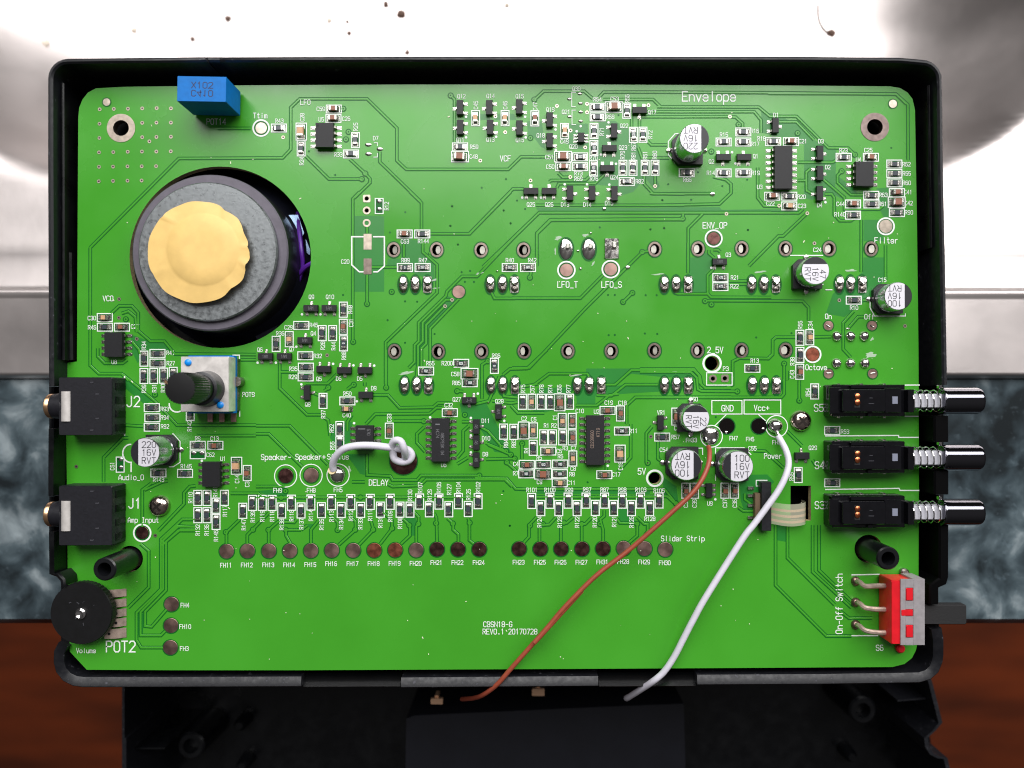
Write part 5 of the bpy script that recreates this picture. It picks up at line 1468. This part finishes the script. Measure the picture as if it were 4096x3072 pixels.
for (u0, v0, u1, v1) in ((3430,2325,3558,2343),(3430,2410,3558,2437),(3430,2500,3558,2530)):
    p0 = W(u0, v0, 1.0*MM); p1 = W(u1, v1, 3.2*MM); q = lambda p: Vector((p.x-cx, p.y-cy, p.z))
    mb = MB(); A = q(p0); B = q(p1); pts = catmull([A+Vector((0,-0.3*MM,-1.0*MM)), A+Vector((0,0.1*MM,0.9*MM)), A+Vector((0.7*MM,-0.5*MM,2.0*MM)), B+Vector((-2.5*MM,0,0)), B+Vector((0.6*MM,0,0))], 6)
    mb.tube(pts, 0.52*MM, 8); part('lead', mb, 'tinlug', o)
    mb = blob(1.0*MM, 1.0*MM, 0.8*MM, int(v0), 0.05*MM, 16, 0.06); part('solder_fillet', mb, 'copper', o, (A.x, A.y-0.2*MM, 0))
mb = MB(); mb.cyl(0,0,0.1*MM,1.2*MM,0.9*MM,16,0.3*MM); part('mounting_peg', mb, 'dull', o, (W(3612,2288).x-cx, W(3612,2288).y-cy, 0))
mb = MB(); mb.cyl(0,0,0.1*MM,1.2*MM,0.9*MM,16,0.3*MM); part('mounting_peg', mb, 'red', o, (W(3595,2590).x-cx, W(3595,2590).y-cy, 0))

# ================================================================== flat-film connector
zt = 2.2*MM; a = W(3046,2124,zt); b = W(3086,1928,zt); cx, cy = (a.x+b.x)/2, (a.y+b.y)/2; hx, hy = (b.x-a.x)/2, (b.y-a.y)/2
mb = MB(); mb.box(-hx, hx, -hy, hy, 0.1*MM, zt, 0.12*MM); o = part('film_connector', mb, 'jack', board, (cx,cy,BZ), label='narrow black connector for the clear flat film')
mb = MB(); mb.box(-hx-1.1*MM, -hx, -hy+1.4*MM, hy-2.4*MM, 0.1*MM, 1.5*MM, 0.08*MM); part('contact_strip', mb, 'connstrip', o)
for v in (1952,1982,2021,2070): mb = MB(); mb.box(-1.1*MM, 0.2*MM, -0.32*MM, 0.32*MM, 0.06*MM, 0.5*MM, 0.1*MM); part('lead', mb, 'silver', o, (-hx-1.2*MM, W(0,v).y-cy, 0))
film = thing('flat_film_cable', 'clear flat film cable with pale copper strips running into the slot', 'cable', W(3150,2050,0))
FB = film.location
def film_strip(v0, v1, m, name, dz=0.0, n=14):
    mb = MB(); path = []
    for i in range(n+1):
        f = i/n; u = 3075 + (3218-3075)*min(1, f*1.25); z = 1.2 + 1.2*math.sin(math.pi*min(1,f*1.05)) - (3.0*max(0,f-0.72)/0.28 if f > 0.72 else 0)
        path.append((u, z*MM+dz))
    vs = []
    for u, z in path:
        sag = 8*math.sin(math.pi*(u-3075)/143.0)
        for v in (v0+sag, v1+sag): p = W(u, v, 0); vs.append((p.x-FB.x, p.y-FB.y, z))
    mb.add(vs, [(2*i,2*i+1,2*i+3,2*i+2) for i in range(n)]); return part(name, mb, m, film, smooth=60)
film_strip(2003, 2090, 'flex', 'film')
for v in (2030,2052,2074): film_strip(v-5, v+5, 'flexcu', 'film_conductor', -0.06*MM)

# ================================================================== loudspeaker standing in the round opening
sp = thing('loudspeaker', 'round loudspeaker magnet with a cream paper sticker in the board opening', 'loudspeaker', W(881,1029,0) + Vector((0,0,-8*MM)))
def spart(name, mb, m, z=0, label=None, dx=0, dy=0, smooth=35): return part(name, mb, m, sp, (dx,dy,8*MM+z), label=label, smooth=smooth)
mb = MB(); mb.lathe([(18.6*MM,-7.5*MM),(18.4*MM,-6.5*MM),(16.2*MM,-4.5*MM),(15.6*MM,-2*MM)], 64, cap1=False); spart('basket', mb, 'basket')
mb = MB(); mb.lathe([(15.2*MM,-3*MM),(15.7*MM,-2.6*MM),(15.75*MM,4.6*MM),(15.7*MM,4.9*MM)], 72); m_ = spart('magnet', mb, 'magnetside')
mb = MB(); mb.lathe([(15.7*MM,4.85*MM),(15.4*MM,5.2*MM),(13.0*MM,5.22*MM)], 72); part('magnet_face', mb, 'magnet', m_)
mb = MB(); mb.lathe([(13.85*MM,5.0*MM),(13.85*MM,6.1*MM),(13.6*MM,6.4*MM),(5*MM,6.4*MM)], 72); spart('back_plate', mb, 'plate')
mb = MB(); mb.lathe([(7.2*MM,6.3*MM),(7.0*MM,8.1*MM),(6.8*MM,8.3*MM)], 48); spart('pole_cap', mb, 'plate')
DENT = [(1.0,0.35,0.08),(0.72,-0.2,0.10),(0.40,0.25,0.12),(0.10,0.3,0.05),(-0.12,-0.15,0.06),(-0.28,0.32,0.06),(-0.55,-0.15,0.10),(-0.85,0.28,0.12),(1.30,-0.12,0.12),(2.35,0.30,0.04),(2.10,-0.1,0.10),(3.60,0.16,0.06),(4.0,-0.1,0.2)]
def sticker():
    mb = MB(); n = 120; rings = [0.0, 3.5, 6.6, 6.95, 7.4, 8.2, 9.0, 9.6, 10.0]
    rnd = random.Random(3); ph = [rnd.uniform(0,6.28) for _ in range(8)]
    ox, oy = -22*S, -8*S
    for k, r in enumerate(rings):
        for i in range(n):
            a = 2*math.pi*i/n; e = max(0, (r-6.95)/3.05)
            dents = sum(amp*math.exp(-(((a-c0+math.pi) % (2*math.pi)-math.pi)/wd)**2) for c0, amp, wd in DENT)
            rr = r*MM*(1 - 0.085*e*dents + 0.006*e*math.sin(11*a+ph[0]))
            z = 8.42*MM + (0.22*MM if r <= 6.6 else 0) - 0.45*MM*e + e*(0.9*dents + 0.05*math.sin(7*a+ph[1]))*MM
            w = min(1, r/6.6); mb.v.append((rr*math.cos(a) + ox*e*1.0, rr*math.sin(a) + oy*e, z))
    for k in range(len(rings)-1):
        for i in range(n):
            j = (i+1) % n; mb.f.append((k*n+i, (k+1)*n+i, (k+1)*n+j, k*n+j)); mb.m.append(0)
    return mb
spart('sticker', sticker(), 'paper', label='cream paper disc with a crumpled edge', smooth=60)
for pts in ([(1192,850,-5),(1198,930,-4),(1205,1000,-3),(1210,1060,-3.4),(1195,1120,-4),(1168,1180,-5.5)], [(1252,1050,-2.6),(1222,1068,-2.8),(1198,1095,-3.4),(1180,1130,-5)]):
    mb = MB(); mb.tube([W(u,v,z*MM) - sp.location - Vector((0,0,8*MM)) for u,v,z in catmull([Vector(p) for p in pts], 6)], 0.5*MM, 8); spart('purple_wire', mb, 'purple')
for poly in ([(1140,860),(1190,858),(1215,930),(1205,960),(1170,930)], [(1222,955),(1240,1000),(1238,1020),(1225,1010)], [(1020,1345),(1110,1300),(1095,1330),(1030,1365)]):
    mb = MB(); mb.prism([tuple((W(u,v,-4*MM) - sp.location).xy) for u,v in poly[::-1]], -4.6*MM, -4.2*MM); spart('basket_strut', mb, 'steelblue' if poly[0][0] != 1020 else 'basket')

# ================================================================== screws
for (t, x, y, lab) in (('J',1383,1345,'round silver screw head beside the lettering J1'), ('M',1385,612,'round silver screw head beside the chrome push switches')):
    u, v = tp(t, x, y); s = thing('screw', lab, 'screw', W(u,v,0), group='screws through the board')
    r = 4.75*MM*0.98; r = 92*TT
    def jit(k, i): return 1.0
    mb = MB(); mb.lathe([(r,0.08*MM),(r*0.98,0.5*MM),(r*0.86,1.0*MM),(r*0.62,1.45*MM),(r*0.3,1.6*MM)], 36); h_ = part('head', mb, 'screwmetal', s)
    for k in range(2):
        mb = MB(); mb.box(-r*0.52, r*0.52, -r*0.11, r*0.11, 1.3*MM, 1.62*MM+k*4e-6); part('cross_slot', mb, 'slot', h_, rz=R(40+90*k))

# ================================================================== wires
def wire(name, label, pts, r, m, k=8, base=None, seg=12):
    o = thing(name, label, 'wire', W(*pts[0][:2], 0)); b = o.location
    P = catmull([W(u, v, z*MM) - b for u, v, z in pts], k); mb = MB(); mb.tube(P, r*MM, seg); part('insulation', mb, m, o, smooth=60); return o, b
def tpts(rows): return [(*tp(t, x, y), z) for t, x, y, z in rows]
o, b = wire('brown_wire', 'thin brown wire running from its solder joint over the front wall', tpts([('M',592,835,1.2),('M',602,890,2.6),('M',588,1000,4.2),('M',530,1130,5.2),('M',440,1250,5.6),('M',300,1380,5.6),('M',100,1560,5.2),('Q',1960,880,4.6),('Q',1690,1090,4.2),('Q',1435,1345,4),('Q',1290,1515,3.8),('Q',1170,1655,3.8),
   ('U',600,130,3.6),('U',400,345,3.2),('U',200,565,2.4),('U',0,790,1.6),('T',2085,935,0.6),('T',1965,1025,-2),('T',1890,1053,-6),('T',1815,1062,-11),('T',1780,1064,-14)]), 0.49, 'brown')
mb = MB(); mb.tube([W(*tp('M',598,770),0.6*MM)-b, W(*tp('M',596,800),0.9*MM)-b, W(*tp('M',592,840),1.2*MM)-b], 0.30*MM, 8); part('bare_end', mb, 'solder', o)
o, b = wire('white_wire', 'long white wire curving from its solder joint over the front wall', tpts([('M',1195,745,1.2),('M',1262,870,2.8),('M',1284,980,3.6),('M',1258,1090,4.2),('M',1195,1215,4.4),('M',1100,1350,4.4),('M',985,1505,4.3),('M',878,1645,4.2),('U',1682,170,3.8),('U',1570,370,3.4),('U',1480,545,2.8),('U',1400,700,2.2),('U',1310,830,1.6),('U',1215,912,0.6),('U',1110,982,-3),('U',1015,1042,-8),('U',990,1056,-10)]), 0.66, 'white')
mb = MB(); mb.tube([W(*tp('M',1178,705),0.9*MM)-b, W(*tp('M',1190,730),1.1*MM)-b, W(*tp('M',1205,765),1.3*MM)-b], 0.36*MM, 8); part('bare_end', mb, 'solder', o)
o, b = wire('knotted_wire', 'short white wire with a knot over the large copper pad', tpts([('K',668,1035,0.9),('K',664,985,1.6),('K',690,920,2.6),('K',760,855,3.6),('K',870,828,4.0),('K',1000,826,3.9),('K',1120,838,3.2),('K',1230,852,2.2),('K',1310,862,1.5),('K',1345,905,1.3),('K',1325,950,1.3),('K',1265,968,1.4),('K',1200,945,1.8),('K',1182,885,2.2),('K',1178,815,3.2),('K',1205,782,4.0),('K',1250,790,4.3),('K',1278,850,4.0),('K',1290,905,2.6),('K',1290,935,0.9),('K',1290,940,-1.0)]), 0.76, 'white')
mb = MB(); mb.lathe([(0.80*MM,0.5*MM),(0.82*MM,1.0*MM),(0.80*MM,1.35*MM)], 14); part('singed_end', mb, 'singe', o, W(*tp('K',668,1035),0)-b)

# ================================================================== dust and tiny splinters on the board
mb = MB(); rnd = random.Random(21)
for i in range(130):
    u, v = rnd.uniform(420,3600), rnd.uniform(420,2640)
    if (u-881)**2+(v-1029)**2 < 380**2: continue
    p = W(u, v); r_ = rnd.uniform(0.8,2.2)*S; a = rnd.uniform(0,3.1); l = rnd.choice((1,1,1,2.2))
    ca, sa = math.cos(a), math.sin(a)
    pts = [(p.x+ca*x*r_*l-sa*y*r_, p.y+sa*x*r_*l+ca*y*r_) for x,y in ((-1,-.7),(1,-.9),(1,.8),(-1,.9))]
    mb.prism(pts, 60e-6, 100e-6)
o = bpart('dust', mb, 'dust', smooth=0); o['kind'] = 'stuff'
